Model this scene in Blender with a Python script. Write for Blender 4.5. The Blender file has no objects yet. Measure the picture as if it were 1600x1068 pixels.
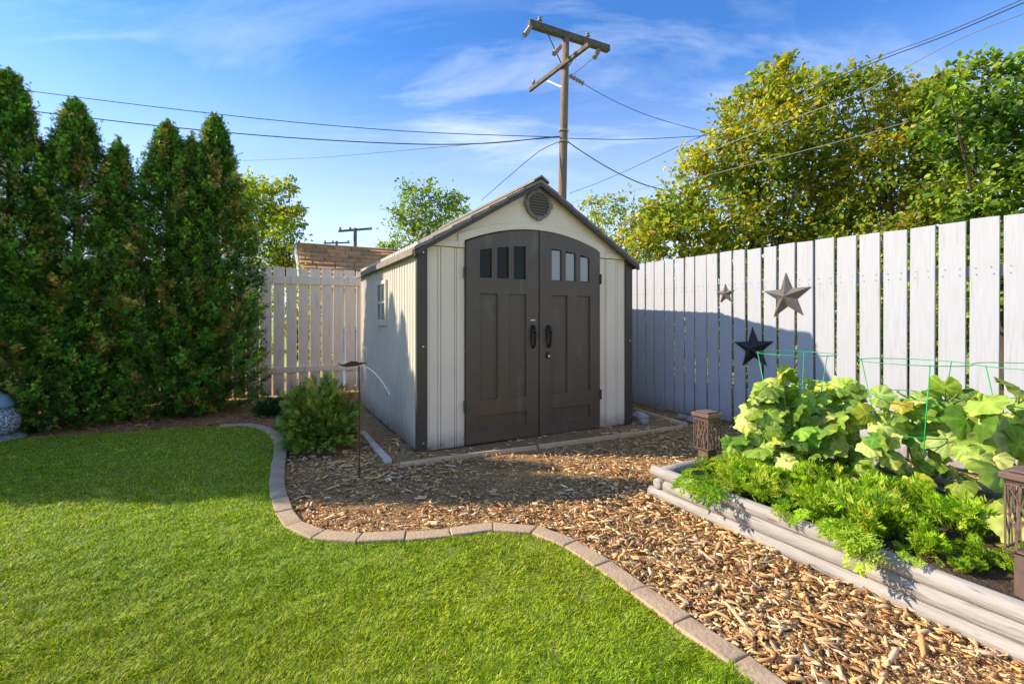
import bpy, bmesh, math, random
import numpy as np
from mathutils import Vector, Matrix
rng = np.random.default_rng(7); random.seed(7)
sc = bpy.context.scene
COL = sc.collection

# ------------------------------------------------------------ camera, sky, sun, exposure
cam_d = bpy.data.cameras.new('camera'); cam = bpy.data.objects.new('camera', cam_d); COL.objects.link(cam)
cam_d.sensor_width = 36; cam_d.lens = 737/1600*36; cam_d.shift_y = -36/1600
cam_d.clip_start = .05; cam_d.clip_end = 2000
cam.location = (0, 0, 1.2); cam.rotation_euler = (math.pi/2, 0, 0)
sc.camera = cam
SUNV = Vector((-1.635, .12, 1.0)).normalized()        # towards the sun
elev = math.asin(SUNV.z); rot = math.atan2(SUNV.x, SUNV.y)
world = bpy.data.worlds.new('World'); sc.world = world; world.use_nodes = True
nt = world.node_tree; N = nt.nodes; L = nt.links
bg = N['Background']; bg.inputs[1].default_value = .142
sky = N.new('ShaderNodeTexSky'); sky.sky_type = 'NISHITA'; sky.sun_disc = False
sky.sun_elevation = elev; sky.sun_rotation = rot; sky.altitude = 500; sky.air_density = 1.0; sky.dust_density = .5; sky.ozone_density = 2.2
tcw = N.new('ShaderNodeTexCoord'); sep = N.new('ShaderNodeSeparateXYZ'); L.new(tcw.outputs['Generated'], sep.inputs[0])
def wm(op, a, b=None, v=None):
    n = N.new('ShaderNodeMath'); n.operation = op; L.new(a, n.inputs[0])
    if b is not None: L.new(b, n.inputs[1])
    if v is not None: n.inputs[1].default_value = v
    return n.outputs[0]
zz = wm('MAXIMUM', wm('ADD', sep.outputs[2], v=.12), v=.05)
cx = wm('DIVIDE', sep.outputs[0], zz); cy = wm('DIVIDE', sep.outputs[1], zz)
cmb = N.new('ShaderNodeCombineXYZ'); L.new(cx, cmb.inputs[0]); L.new(cy, cmb.inputs[1])
mp = N.new('ShaderNodeMapping'); mp.inputs['Rotation'].default_value = (0, 0, .45); mp.inputs['Scale'].default_value = (.35, 1.0, 1); L.new(cmb.outputs[0], mp.inputs[0])
nz = N.new('ShaderNodeTexNoise'); nz.inputs['Scale'].default_value = 1.9; nz.inputs['Detail'].default_value = 7; nz.inputs['Roughness'].default_value = .55; nz.inputs['Distortion'].default_value = .6
L.new(mp.outputs[0], nz.inputs['Vector'])
cr = N.new('ShaderNodeValToRGB'); cr.color_ramp.elements[0].position = .52; cr.color_ramp.elements[0].color = (0, 0, 0, 1)
cr.color_ramp.elements[1].position = .73; cr.color_ramp.elements[1].color = (1, 1, 1, 1); L.new(nz.outputs[0], cr.inputs[0])
tint = N.new('ShaderNodeMix'); tint.data_type = 'RGBA'; tint.blend_type = 'MULTIPLY'; tint.inputs[0].default_value = 1
tint.inputs[7].default_value = (.36, .70, 1.08, 1); L.new(sky.outputs[0], tint.inputs[6])
mixc = N.new('ShaderNodeMix'); mixc.data_type = 'RGBA'; mixc.inputs[7].default_value = (4.2, 4.7, 5.5, 1)
nz2 = N.new('ShaderNodeTexNoise'); nz2.inputs['Scale'].default_value = 1.0; nz2.inputs['Detail'].default_value = 8; nz2.inputs['Roughness'].default_value = .62; nz2.inputs['Distortion'].default_value = 1.2
mp2 = N.new('ShaderNodeMapping'); mp2.inputs['Rotation'].default_value = (0, 0, -.5); mp2.inputs['Scale'].default_value = (.5, 1.3, 1); mp2.inputs['Location'].default_value = (3.1, 1.7, 0); L.new(cmb.outputs[0], mp2.inputs[0]); L.new(mp2.outputs[0], nz2.inputs['Vector'])
cr2 = N.new('ShaderNodeValToRGB'); cr2.color_ramp.elements[0].position = .42; cr2.color_ramp.elements[0].color = (0, 0, 0, 1); cr2.color_ramp.elements[1].position = .72; cr2.color_ramp.elements[1].color = (.5, .5, .5, 1); L.new(nz2.outputs[0], cr2.inputs[0])
fc = wm('MULTIPLY', wm('ADD', cr.outputs[0], cr2.outputs[0]), v=.46)
hz = N.new('ShaderNodeMapRange'); hz.inputs['From Min'].default_value = 0; hz.inputs['From Max'].default_value = .50; hz.inputs['To Min'].default_value = .85; hz.inputs['To Max'].default_value = 0; hz.interpolation_type = 'SMOOTHSTEP'
L.new(sep.outputs[2], hz.inputs['Value']); fs = wm('MAXIMUM', fc, hz.outputs[0]); fs2 = wm('ADD', fs, wm('MULTIPLY', fc, v=.35)); L.new(fs2, mixc.inputs[0]); L.new(tint.outputs[2], mixc.inputs[6])
L.new(mixc.outputs[2], bg.inputs[0])
sun_d = bpy.data.lights.new('sun', 'SUN'); sun_d.energy = 4.3; sun_d.angle = math.radians(.55); sun_d.color = (1, .87, .68)
sun = bpy.data.objects.new('sun', sun_d); COL.objects.link(sun); sun.rotation_euler = SUNV.to_track_quat('Z', 'Y').to_euler(); sun.location = (-8, 2, 12)
sc.view_settings.view_transform = 'Standard'; sc.view_settings.look = 'None'; sc.view_settings.gamma = 1; sc.view_settings.exposure = .85

# ------------------------------------------------------------ helpers
def P(u, v, Z): return Vector(((u-800)/737*Z, Z, 1.2-(v-498)/737*Z))
def G(u, v, z0=0.0):
    Z = (1.2-z0)*737/(v-498); return Vector(((u-800)/737*Z, Z, z0))
def tag(o, label=None, cat=None, group=None, kind=None):
    if label: o['label'] = label
    if cat: o['category'] = cat
    if group: o['group'] = group
    if kind: o['kind'] = kind
    return o
def empty(name, label, cat, loc=(0, 0, 0), rz=0, group=None):
    o = bpy.data.objects.new(name, None); COL.objects.link(o); o.location = loc; o.rotation_euler = (0, 0, rz); o.empty_display_size = .1
    return tag(o, label, cat, group)
def link_mesh(name, me, mat, parent=None, smooth=False):
    o = bpy.data.objects.new(name, me); COL.objects.link(o)
    if mat: me.materials.append(mat)
    if parent: o.parent = parent
    if smooth: me.polygons.foreach_set('use_smooth', [True]*len(me.polygons))
    return o
class MB:
    def __init__(s): s.v = []; s.f = []
    def add(s, vs, fs):
        b = len(s.v); s.v += [tuple(p) for p in vs]; s.f += [tuple(b+i for i in f) for f in fs]
    def box(s, a, b, M=None):
        x0, y0, z0 = a; x1, y1, z1 = b
        vs = [Vector(p) for p in ((x0, y0, z0), (x1, y0, z0), (x1, y1, z0), (x0, y1, z0), (x0, y0, z1), (x1, y0, z1), (x1, y1, z1), (x0, y1, z1))]
        if M: vs = [M @ p for p in vs]
        s.add(vs, [(0, 3, 2, 1), (4, 5, 6, 7), (0, 1, 5, 4), (1, 2, 6, 5), (2, 3, 7, 6), (3, 0, 4, 7)])
    def bar(s, p, q, w, h=None, up=(0, 0, 1)):
        p = Vector(p); q = Vector(q); d = (q-p); ln = d.length; d.normalize(); up = Vector(up)
        if abs(d.dot(up)) > .98: up = Vector((1, 0, 0))
        sd = d.cross(up).normalized(); up = sd.cross(d); h = h or w
        M = Matrix((sd, d, up)).transposed().to_4x4(); M.translation = p
        s.box((-w/2, 0, -h/2), (w/2, ln, h/2), M)
    def tube(s, pts, r, n=8, cap=True):
        pts = [Vector(p) for p in pts]; m = len(pts)
        if not hasattr(r, '__len__'): r = [r]*m
        vs = []; ref = Vector((0, 0, 1))
        d0 = (pts[1]-pts[0]).normalized()
        if abs(d0.z) > .9: ref = Vector((1, 0, 0))
        for i, p in enumerate(pts):
            d = (pts[min(i+1, m-1)]-pts[max(i-1, 0)]).normalized()
            a = d.cross(ref).normalized() if abs(d.dot(ref)) < .999 else Vector((0, 1, 0)); b = d.cross(a)
            ref = -b if False else ref
            for k in range(n):
                t = 2*math.pi*k/n; vs.append(p+(a*math.cos(t)+b*math.sin(t))*r[i])
        fs = [(i*n+k, i*n+(k+1) % n, (i+1)*n+(k+1) % n, (i+1)*n+k) for i in range(m-1) for k in range(n)]
        if cap: fs += [tuple(range(n-1, -1, -1)), tuple((m-1)*n+k for k in range(n))]
        s.add(vs, fs)
    def lathe(s, prof, c=(0, 0, 0), n=16):
        vs = []; c = Vector(c)
        for (r, z) in prof:
            for k in range(n):
                t = 2*math.pi*k/n; vs.append(c+Vector((r*math.cos(t), r*math.sin(t), z)))
        m = len(prof)
        fs = [(i*n+k, i*n+(k+1) % n, (i+1)*n+(k+1) % n, (i+1)*n+k) for i in range(m-1) for k in range(n)]
        fs += [tuple(range(n-1, -1, -1)), tuple((m-1)*n+k for k in range(n))]
        s.add(vs, fs)
    def prism(s, poly, y0, y1):        # polygon in x-z, thickness along y
        n = len(poly)
        s.add([(x, y0, z) for x, z in poly]+[(x, y1, z) for x, z in poly],
              [tuple(range(n)), tuple(range(2*n-1, n-1, -1))]+[(i, n+i, n+(i+1) % n, (i+1) % n) for i in range(n)])
    def build(s, name, mat, parent=None, smooth=False, bevel=0, seg=1):
        me = bpy.data.meshes.new(name); me.from_pydata(s.v, [], s.f); me.validate()
        bm = bmesh.new(); bm.from_mesh(me); bmesh.ops.recalc_face_normals(bm, faces=bm.faces); bm.to_mesh(me); bm.free()
        o = link_mesh(name, me, mat, parent, smooth)
        if bevel:
            b = o.modifiers.new('bevel', 'BEVEL'); b.width = bevel; b.segments = seg; b.limit_method = 'ANGLE'; b.angle_limit = math.radians(50)
        return o
def inst(name, tv, tf, R, T, col, mat, parent=None, tfac=None, jit=None, smooth=False):
    """one mesh of many leaf-like pieces; R (n,3,3) scaled frames (columns = axes), T (n,3), col (n,3), tfac (k,) colour factor per template vertex"""
    tv = np.asarray(tv, float); n = len(T); k = len(tv)
    V = np.einsum('nij,kj->nki', R, tv)
    if jit is not None: V += rng.normal(0, 1, V.shape)*jit[:, None, None]
    V = (V+T[:, None, :]).reshape(-1, 3)
    loops = np.concatenate([np.asarray(f) for f in tf]); sizes = np.array([len(f) for f in tf])
    LI = (loops[None, :]+(np.arange(n)*k)[:, None]).ravel()
    SZ = np.tile(sizes, n); ST = np.concatenate([[0], np.cumsum(SZ)[:-1]])
    me = bpy.data.meshes.new(name); me.vertices.add(len(V)); me.vertices.foreach_set('co', V.ravel())
    me.loops.add(len(LI)); me.loops.foreach_set('vertex_index', LI.astype(np.int32))
    me.polygons.add(len(SZ)); me.polygons.foreach_set('loop_start', ST.astype(np.int32)); me.polygons.foreach_set('loop_total', SZ.astype(np.int32))
    me.update(calc_edges=True)
    ca = me.color_attributes.new('Col', 'FLOAT_COLOR', 'POINT')
    C = np.ones((n, k, 4)); C[:, :, :3] = np.asarray(col)[:, None, :]
    if tfac is not None: C[:, :, :3] *= np.asarray(tfac)[None, :, None]
    ca.data.foreach_set('color', C.ravel())
    return link_mesh(name, me, mat, parent, smooth)
def frames(d, roll=None, up=None):
    """columns: side, d, normal.  normal leans towards up (n,3)"""
    d = d/np.linalg.norm(d, axis=1, keepdims=True); n = len(d)
    if up is None: up = rng.normal(size=(n, 3))
    s = np.cross(d, up); s /= np.linalg.norm(s, axis=1, keepdims=True)+1e-9
    nn = np.cross(s, d)
    return np.stack([s, d, nn], axis=2)
def pick(pal, n, var=.15):
    pal = np.array([p[:3] for p in pal]); w = None
    idx = rng.integers(0, len(pal), n); c = pal[idx]*np.exp(rng.normal(0, var, (n, 1)))
    return np.clip(c*(1+rng.normal(0, .05, (n, 3))), 0, 1)
def smooth_noise(x, y, s=1.0, seed=0):
    r = np.random.default_rng(seed); o = np.zeros_like(x, dtype=float)
    for k in range(6):
        a = r.uniform(0, 6.28); f = s*r.uniform(.6, 2.2); o += np.sin((x*np.cos(a)+y*np.sin(a))*f+r.uniform(0, 6.28))
    return o/6

# ------------------------------------------------------------ materials
def newmat(name):
    m = bpy.data.materials.new(name); m.use_nodes = True; n = m.node_tree.nodes; l = m.node_tree.links
    return m, n, l, n['Principled BSDF']
GRIME = {'cream_plastic': .16, 'cream_siding': .20, 'dark_brown_plastic': .14, 'white_paint': .22, 'weathered_white_paint': .30}
def mat(name, c1, c2=None, rough=.6, scale=8, stretch=(1, 1, 1), bump=0, bscale=None, metal=0, spec=.4, c3=None, s3=40, lo=.35, hi=.65, dist=.01, island=0):
    m, n, l, b = newmat(name)
    b.inputs['Roughness'].default_value = rough; b.inputs['Metallic'].default_value = metal; b.inputs['Specular IOR Level'].default_value = spec
    tc = n.new('ShaderNodeTexCoord'); mp = n.new('ShaderNodeMapping'); mp.inputs['Scale'].default_value = stretch; l.new(tc.outputs['Object'], mp.inputs[0])
    col = None
    if c2:
        a = n.new('ShaderNodeTexNoise'); a.inputs['Scale'].default_value = scale; a.inputs['Detail'].default_value = 6; a.inputs['Roughness'].default_value = .6; l.new(mp.outputs[0], a.inputs['Vector'])
        r = n.new('ShaderNodeValToRGB'); r.color_ramp.elements[0].position = lo; r.color_ramp.elements[1].position = hi
        r.color_ramp.elements[0].color = (*c1, 1); r.color_ramp.elements[1].color = (*c2, 1); l.new(a.outputs[0], r.inputs[0]); col = r.outputs[0]
    else:
        q = n.new('ShaderNodeRGB'); q.outputs[0].default_value = (*c1, 1); col = q.outputs[0]
    if c3:
        a = n.new('ShaderNodeTexNoise'); a.inputs['Scale'].default_value = s3; a.inputs['Detail'].default_value = 4; l.new(mp.outputs[0], a.inputs['Vector'])
        r = n.new('ShaderNodeValToRGB'); r.color_ramp.elements[0].position = .60; r.color_ramp.elements[1].position = .72
        r.color_ramp.elements[0].color = (0, 0, 0, 1); r.color_ramp.elements[1].color = (1, 1, 1, 1); l.new(a.outputs[0], r.inputs[0])
        x = n.new('ShaderNodeMix'); x.data_type = 'RGBA'; x.inputs[7].default_value = (*c3, 1); l.new(r.outputs[0], x.inputs[0]); l.new(col, x.inputs[6]); col = x.outputs[2]
    if island:
        g = n.new('ShaderNodeNewGeometry'); mr = n.new('ShaderNodeMapRange'); mr.inputs['To Min'].default_value = 1-island; mr.inputs['To Max'].default_value = 1+island*.5
        l.new(g.outputs['Random Per Island'], mr.inputs['Value']); x = n.new('ShaderNodeMix'); x.data_type = 'RGBA'; x.blend_type = 'MULTIPLY'; x.inputs[0].default_value = 1
        l.new(col, x.inputs[6]); l.new(mr.outputs[0], x.inputs[7]); col = x.outputs[2]
    if name in GRIME:
        sp = n.new('ShaderNodeSeparateXYZ'); l.new(tc.outputs['Object'], sp.inputs[0]); mr = n.new('ShaderNodeMapRange'); mr.inputs['From Min'].default_value = .0; mr.inputs['From Max'].default_value = GRIME[name]; mr.inputs['To Min'].default_value = 1; mr.inputs['To Max'].default_value = 0; l.new(sp.outputs[2], mr.inputs['Value'])
        a = n.new('ShaderNodeTexNoise'); a.inputs['Scale'].default_value = 14; a.inputs['Detail'].default_value = 6; l.new(tc.outputs['Object'], a.inputs['Vector'])
        mu = n.new('ShaderNodeMath'); mu.operation = 'MULTIPLY'; l.new(mr.outputs[0], mu.inputs[0]); l.new(a.outputs[0], mu.inputs[1]); m2 = n.new('ShaderNodeMath'); m2.operation = 'MULTIPLY'; m2.inputs[1].default_value = 1.3; m2.use_clamp = True; l.new(mu.outputs[0], m2.inputs[0])
        x = n.new('ShaderNodeMix'); x.data_type = 'RGBA'; x.inputs[7].default_value = (.16, .11, .07, 1); l.new(m2.outputs[0], x.inputs[0]); l.new(col, x.inputs[6]); col = x.outputs[2]
    l.new(col, b.inputs['Base Color'])
    if bump:
        a = n.new('ShaderNodeTexNoise'); a.inputs['Scale'].default_value = bscale or scale*4; a.inputs['Detail'].default_value = 5; l.new(mp.outputs[0], a.inputs['Vector'])
        bp = n.new('ShaderNodeBump'); bp.inputs['Strength'].default_value = bump; bp.inputs['Distance'].default_value = dist; l.new(a.outputs[0], bp.inputs['Height']); l.new(bp.outputs[0], b.inputs['Normal'])
    return m
def leafmat(name, trans=.35, rough=.45, spec=.4, tcol=(1.2, 1.25, .45), nscale=None):
    m, n, l, b = newmat(name); b.inputs['Roughness'].default_value = rough; b.inputs['Specular IOR Level'].default_value = spec
    at = n.new('ShaderNodeAttribute'); at.attribute_name = 'Col'; col = at.outputs['Color']
    if nscale:
        tc = n.new('ShaderNodeTexCoord'); a = n.new('ShaderNodeTexNoise'); a.inputs['Scale'].default_value = nscale; a.inputs['Detail'].default_value = 4; l.new(tc.outputs['Object'], a.inputs['Vector'])
        mr = n.new('ShaderNodeMapRange'); mr.inputs['From Min'].default_value = .3; mr.inputs['From Max'].default_value = .7; mr.inputs['To Min'].default_value = .72; mr.inputs['To Max'].default_value = 1.25; l.new(a.outputs[0], mr.inputs['Value'])
        x = n.new('ShaderNodeMix'); x.data_type = 'RGBA'; x.blend_type = 'MULTIPLY'; x.inputs[0].default_value = 1; l.new(col, x.inputs[6]); l.new(mr.outputs[0], x.inputs[7]); col = x.outputs[2]
        bp = n.new('ShaderNodeBump'); bp.inputs['Strength'].default_value = .35; bp.inputs['Distance'].default_value = .004; l.new(a.outputs[0], bp.inputs['Height']); l.new(bp.outputs[0], b.inputs['Normal'])
    l.new(col, b.inputs['Base Color'])
    if trans:
        t = n.new('ShaderNodeBsdfTranslucent'); x2 = n.new('ShaderNodeMix'); x2.data_type = 'RGBA'; x2.blend_type = 'MULTIPLY'; x2.inputs[0].default_value = 1; x2.inputs[7].default_value = (*tcol, 1)
        l.new(col, x2.inputs[6]); l.new(x2.outputs[2], t.inputs[0])
        ms = n.new('ShaderNodeMixShader'); ms.inputs[0].default_value = trans; l.new(b.outputs[0], ms.inputs[1]); l.new(t.outputs[0], ms.inputs[2]); l.new(ms.outputs[0], n['Material Output'].inputs[0])
    return m
M = {}
M['white'] = mat('white_paint', (.44, .45, .485), (.40, .405, .43), .55, 5, (14, 14, .8), .08, 9, c3=(.36, .34, .33), s3=3.0, island=.05)
M['fence2'] = mat('weathered_white_paint', (.92, .78, .61), (.80, .67, .52), .6, 5, (14, 14, .8), .3, 9, c3=(.36, .30, .27), s3=3, island=.08)
M['rail'] = mat('grey_rail', (.22, .21, .2), (.32, .31, .3), .7, 6)
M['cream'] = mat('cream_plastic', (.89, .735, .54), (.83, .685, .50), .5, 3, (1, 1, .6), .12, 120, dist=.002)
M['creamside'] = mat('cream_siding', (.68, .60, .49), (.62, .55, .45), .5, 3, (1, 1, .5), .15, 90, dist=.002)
M['brown'] = mat('dark_brown_plastic', (.112, .076, .046), (.094, .065, .040), .42, 3, (2, 2, .7), .2, 60, dist=.002, spec=.5, c3=(.135, .10, .068), s3=4)
M['darktrim'] = mat('corner_plastic', (.068, .052, .037), (.08, .062, .045), .45, 4)
M['black'] = mat('black_plastic', (.012, .012, .013), rough=.3)
M['roof'] = mat('shingle_plastic', (.30, .25, .205), (.22, .185, .15), .8, 12, (1, 1, 1), .5, 60)
M['rooftrim'] = mat('roof_trim', (.075, .060, .046), (.09, .072, .056), .6, 12)
M['steel'] = mat('steel', (.6, .6, .6), rough=.3, metal=1)
M['bark'] = mat('bark', (.10, .07, .05), (.05, .035, .025), .9, 12, (1, 1, .3), .6, 30)
M['polewood'] = mat('pole_wood', (.30, .20, .135), (.14, .095, .07), .85, 6, (8, 8, .35), .6, 12)
M['armwood'] = mat('crossarm_wood', (.16, .125, .105), (.08, .065, .055), .85, 8, (1, 1, 1), .5, 20)
M['logs'] = mat('weathered_timber', (.40, .362, .325), (.31, .28, .25), .8, 3.5, (1.2, 9, 9), .7, 9, c3=(.17, .145, .125), s3=5)
M['bronze'] = mat('bronze_lamp_metal', (.17, .105, .08), (.12, .075, .06), .5, 12, spec=.5)
M['star'] = mat('star_metal', (.135, .115, .098), (.095, .083, .072), .55, 20, bump=.2, spec=.5)
M['starblack'] = mat('black_star_metal', (.014, .013, .014), (.02, .019, .02), .5, 20, spec=.4)
M['cage'] = mat('green_wire', (.02, .36, .10), rough=.35)
M['rust'] = mat('rusty_iron', (.13, .05, .025), (.06, .03, .02), .85, 40, bump=.4)
M['wire'] = mat('cable', (.035, .035, .04), rough=.5)
M['wirelight'] = mat('aluminium_cable', (.25, .25, .25), rough=.45)
M['porcelain'] = mat('insulator_porcelain', (.30, .27, .25), (.2, .18, .17), .3, 9)
M['shingle'] = mat('roof_shingles', (.66, .37, .16), (.44, .25, .12), .85, 5, (1, 1, 1), .5, 40, island=.22)
M['plaster'] = mat('garage_wall', (.80, .70, .58), (.74, .64, .52), .8, 4)
M['soil'] = mat('garden_soil', (.055, .035, .022), (.12, .08, .05), .95, 14, bump=1, bscale=60, dist=.03)
M['mulch'] = mat('mulch_base', (.28, .15, .06), (.46, .27, .115), .95, 22, bump=1, bscale=90, dist=.02, c3=(.66, .46, .26), s3=70)
M['ground'] = mat('ground', (.22, .30, .03), (.34, .36, .08), .95, 3, bump=.6)
M['turf'] = mat('turf_base', (.16, .22, .015), (.24, .28, .03), .95, 14, bump=.8, bscale=60)
M['grass'] = leafmat('grass_blade', .48, .45, .2, (1.35, 1.25, .35))
M['thuja'] = leafmat('cedar_foliage', .18, .55, .25, (1.2, 1.2, .5))
M['leaf'] = leafmat('tree_leaf', .52, .45, .4, (1.3, 1.2, .35))
M['cuke'] = leafmat('cucumber_leaf', .38, .5, .35, (1.15, 1.2, .4), nscale=26)
M['carrot'] = leafmat('carrot_leaf', .38, .5, .3, (1.1, 1.25, .4))
M['chip'] = leafmat('wood_chip', 0, .8, .25)
M['stem'] = mat('green_stem', (.16, .24, .05), (.22, .28, .08), .5, 20)

# ------------------------------------------------------------ layout vectors
A = Vector((-.853, 4.25, 0)); ANG = math.atan2(.4686, .8834)
F0 = Vector((1.644, 6.55, 0)); FD = Vector((.5283, -.8490, 0)); FANG = math.atan2(-.8490, .5283)
B0 = Vector((-3.226, 7.43, 0)); BD = Vector((.8829, .4696, 0)); BANG = math.atan2(.4696, .8829)

# ------------------------------------------------------------ ground
def grid_sheet(name, x0, x1, y0, y1, nx, ny, zf, m, inside=None):
    X, Y = np.meshgrid(np.linspace(x0, x1, nx), np.linspace(y0, y1, ny)); Z = zf(X, Y)
    V = np.stack([X, Y, Z], -1).reshape(-1, 3); i = np.arange(nx*ny).reshape(ny, nx)
    F = np.stack([i[:-1, :-1], i[:-1, 1:], i[1:, 1:], i[1:, :-1]], -1).reshape(-1, 4)
    if inside is not None:
        c = V[F].mean(1); F = F[inside(c[:, 0], c[:, 1])]
    me = bpy.data.meshes.new(name); me.from_pydata(V.tolist(), [], F.tolist())
    return link_mesh(name, me, m, smooth=True)
def mh(x, y): return .012*smooth_noise(x, y, 3.5, 3)+.008*smooth_noise(x, y, 9, 5)
b = MB(); b.add([(-600, -600, -.08), (600, -600, -.08), (600, 600, -.08), (-600, 600, -.08)], [(0, 1, 2, 3)])
tag(b.build('ground', M['ground']), kind='structure')
tag(grid_sheet('mulch_bed', -9, 4.2, -1.5, 10, 265, 230, mh, M['mulch']), kind='structure')

CURB = [(345, 670), (378, 668), (408, 672), (430, 684), (438, 705), (435, 730), (433, 755), (436, 783), (444, 808), (462, 831), (498, 846), (545, 851), (600, 850), (655, 847), (710, 841), (765, 834), (815, 834), (860, 846), (905, 868), (953, 901), (1000, 936), (1048, 972), (1095, 1003), (1147, 1040), (1195, 1078)]
cp = [G(u, v) for u, v in CURB]
d_end = (cp[-1]-cp[-2]).normalized(); cp += [cp[-1]+d_end*.5, cp[-1]+d_end*1.1]
def resample(pts, step):
    # catmull-rom then equal arc length
    out = []
    for i in range(len(pts)-1):
        p0 = pts[max(i-1, 0)]; p1 = pts[i]; p2 = pts[i+1]; p3 = pts[min(i+2, len(pts)-1)]
        for k in range(10):
            t = k/10; out.append(.5*((2*p1)+(p2-p0)*t+(2*p0-5*p1+4*p2-p3)*t*t+(3*p1-p0-3*p2+p3)*t**3))
    out.append(pts[-1]); s = [0]
    for a, c in zip(out, out[1:]): s.append(s[-1]+(c-a).length)
    res = []; n = int(s[-1]/step); j = 0
    for k in range(n+1):
        d = k*s[-1]/n
        while j < len(s)-2 and s[j+1] < d: j += 1
        t = (d-s[j])/max(s[j+1]-s[j], 1e-9); res.append(out[j].lerp(out[j+1], t))
    return res
joints = resample(cp, .232)[::-1]      # from the near end to the far end
poly = [(p.x, p.y) for p in resample(cp, .06)]
far_edge = [G(300, 671), G(240, 676), G(180, 680), G(100, 685), G(0, 690), G(-150, 700), G(-500, 730)]
poly = [(p.x, p.y) for p in far_edge[::-1]]+poly
poly += [(1.4, -1.2), (-6, -1.2), (-7, 1.5)]
PX = np.array(poly)
def in_poly(x, y, Pg=PX):
    x = np.asarray(x); y = np.asarray(y); r = np.zeros(x.shape, bool); n = len(Pg)
    for i in range(n):
        x1, y1 = Pg[i]; x2, y2 = Pg[(i+1) % n]
        c = ((y1 > y) != (y2 > y)) & (x < (x2-x1)*(y-y1)/(y2-y1+1e-12)+x1); r ^= c
    return r
def curb_dist(x, y):
    d = np.full(np.shape(x), 9.); 
    for p in resample(cp, .05): d = np.minimum(d, np.hypot(x-p.x, y-p.y))
    return d
lm = MB(); lm.add([(x, y, .030) for x, y in poly], [tuple(range(len(poly)))])
tag(lm.build('lawn', M['turf']), kind='structure')

# grass blades
def grass():
    Zs = []; 
    n = 1150000
    # density falls with distance
    v = rng.uniform(.0, 1, n); Y = 1.25*(5.2/1.25)**(v**1.0); X = rng.uniform(-1.85, 1.05, n)*Y*1.15
    ok = in_poly(X, Y) & ((X/Y > -1.16) | (rng.uniform(size=n) < .55)) & (X/Y < 1.2); X = X[ok]; Y = Y[ok]
    cd = curb_dist(X, Y); ok = cd > .044; X = X[ok]; Y = Y[ok]; cd = cd[ok]
    keep = rng.uniform(size=len(X)) < .5+.5*(smooth_noise(X, Y, 14, 9) > -.25); X = X[keep]; Y = Y[keep]; cd = cd[keep]
    n = len(X); sc_ = (Y/1.8)**.55
    h = rng.uniform(.012, .029, n)*(1+.3*smooth_noise(X, Y, 17, 2)+.35*smooth_noise(X, Y, 42, 22)); w = rng.uniform(.0009, .0017, n)*sc_
    az = rng.normal(0, 1.3, n)+6*smooth_noise(X, Y, 11, 4)+3*smooth_noise(X, Y, 35, 14); lean = np.abs(rng.normal(0, .5, n))+.38
    d = np.stack([np.cos(az)*np.sin(lean), np.sin(az)*np.sin(lean), np.cos(lean)], 1)
    R = frames(d, up=np.stack([np.cos(az), np.sin(az), np.zeros(n)-.2], 1))
    R[:, :, 0] *= w[:, None]; R[:, :, 1] *= h[:, None]; R[:, :, 2] *= h[:, None]
    tv = [(-1, 0, 0), (1, 0, 0), (-.8, .5, .05), (.8, .5, .05), (0, 1, .32)]
    col = pick([(.36, .48, .010), (.44, .55, .012), (.52, .60, .018), (.20, .34, .008), (.36, .50, .010), (.10, .20, .01), (.08, .17, .01), (.58, .62, .10)], n, .3)
    dry = rng.uniform(size=n) < .04+.12*np.clip(smooth_noise(X, Y, 3.1, 31)-.25, 0, 1); col[dry] = pick([(.62, .55, .28), (.48, .42, .18)], dry.sum(), .1)
    patch = smooth_noise(X, Y, 2.6, 11); col *= (1+.22*patch)[:, None]; col[:, 0] *= 1+.35*np.clip(smooth_noise(X, Y, 1.8, 12), -.3, 1)
    o = inst('grass', tv, [(0, 1, 3, 2), (2, 3, 4)], R, np.stack([X, Y, np.full(n, .028)], 1), np.clip(col, 0, 1), M['grass'], tfac=[.8, .8, 1, 1, 1.15])
    tag(o, 'dense mown green lawn grass with strong sun across its near half', 'grass', kind='stuff')
grass()

# edging blocks
BC = [('tan', (.50, .36, .23), (.40, .28, .18)), ('grey', (.38, .34, .30), (.30, .27, .235)), ('pinkish', (.44, .30, .21), (.36, .24, .17))]
bm_ = [mat(f'{n}_concrete', a, c, .85, 12, bump=.5, bscale=70, c3=tuple(q*.6 for q in a), s3=16) for n, a, c in BC]
ords = ['first', 'second', 'third', 'fourth', 'fifth', 'sixth', 'seventh', 'eighth', 'ninth', 'tenth', 'eleventh', 'twelfth', 'thirteenth', 'fourteenth', 'fifteenth', 'sixteenth', 'seventeenth', 'eighteenth', 'nineteenth', 'twentieth']
def ordinal(n):
    if n <= 20: return ords[n-1]
    t = {2: 'twenty', 3: 'thirty', 4: 'forty'}[n//10]
    return {2: 'twentieth', 3: 'thirtieth', 4: 'fortieth'}[n//10] if n % 10 == 0 else t+'-'+ords[n % 10-1]
brick_px = []
vis = 0
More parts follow.
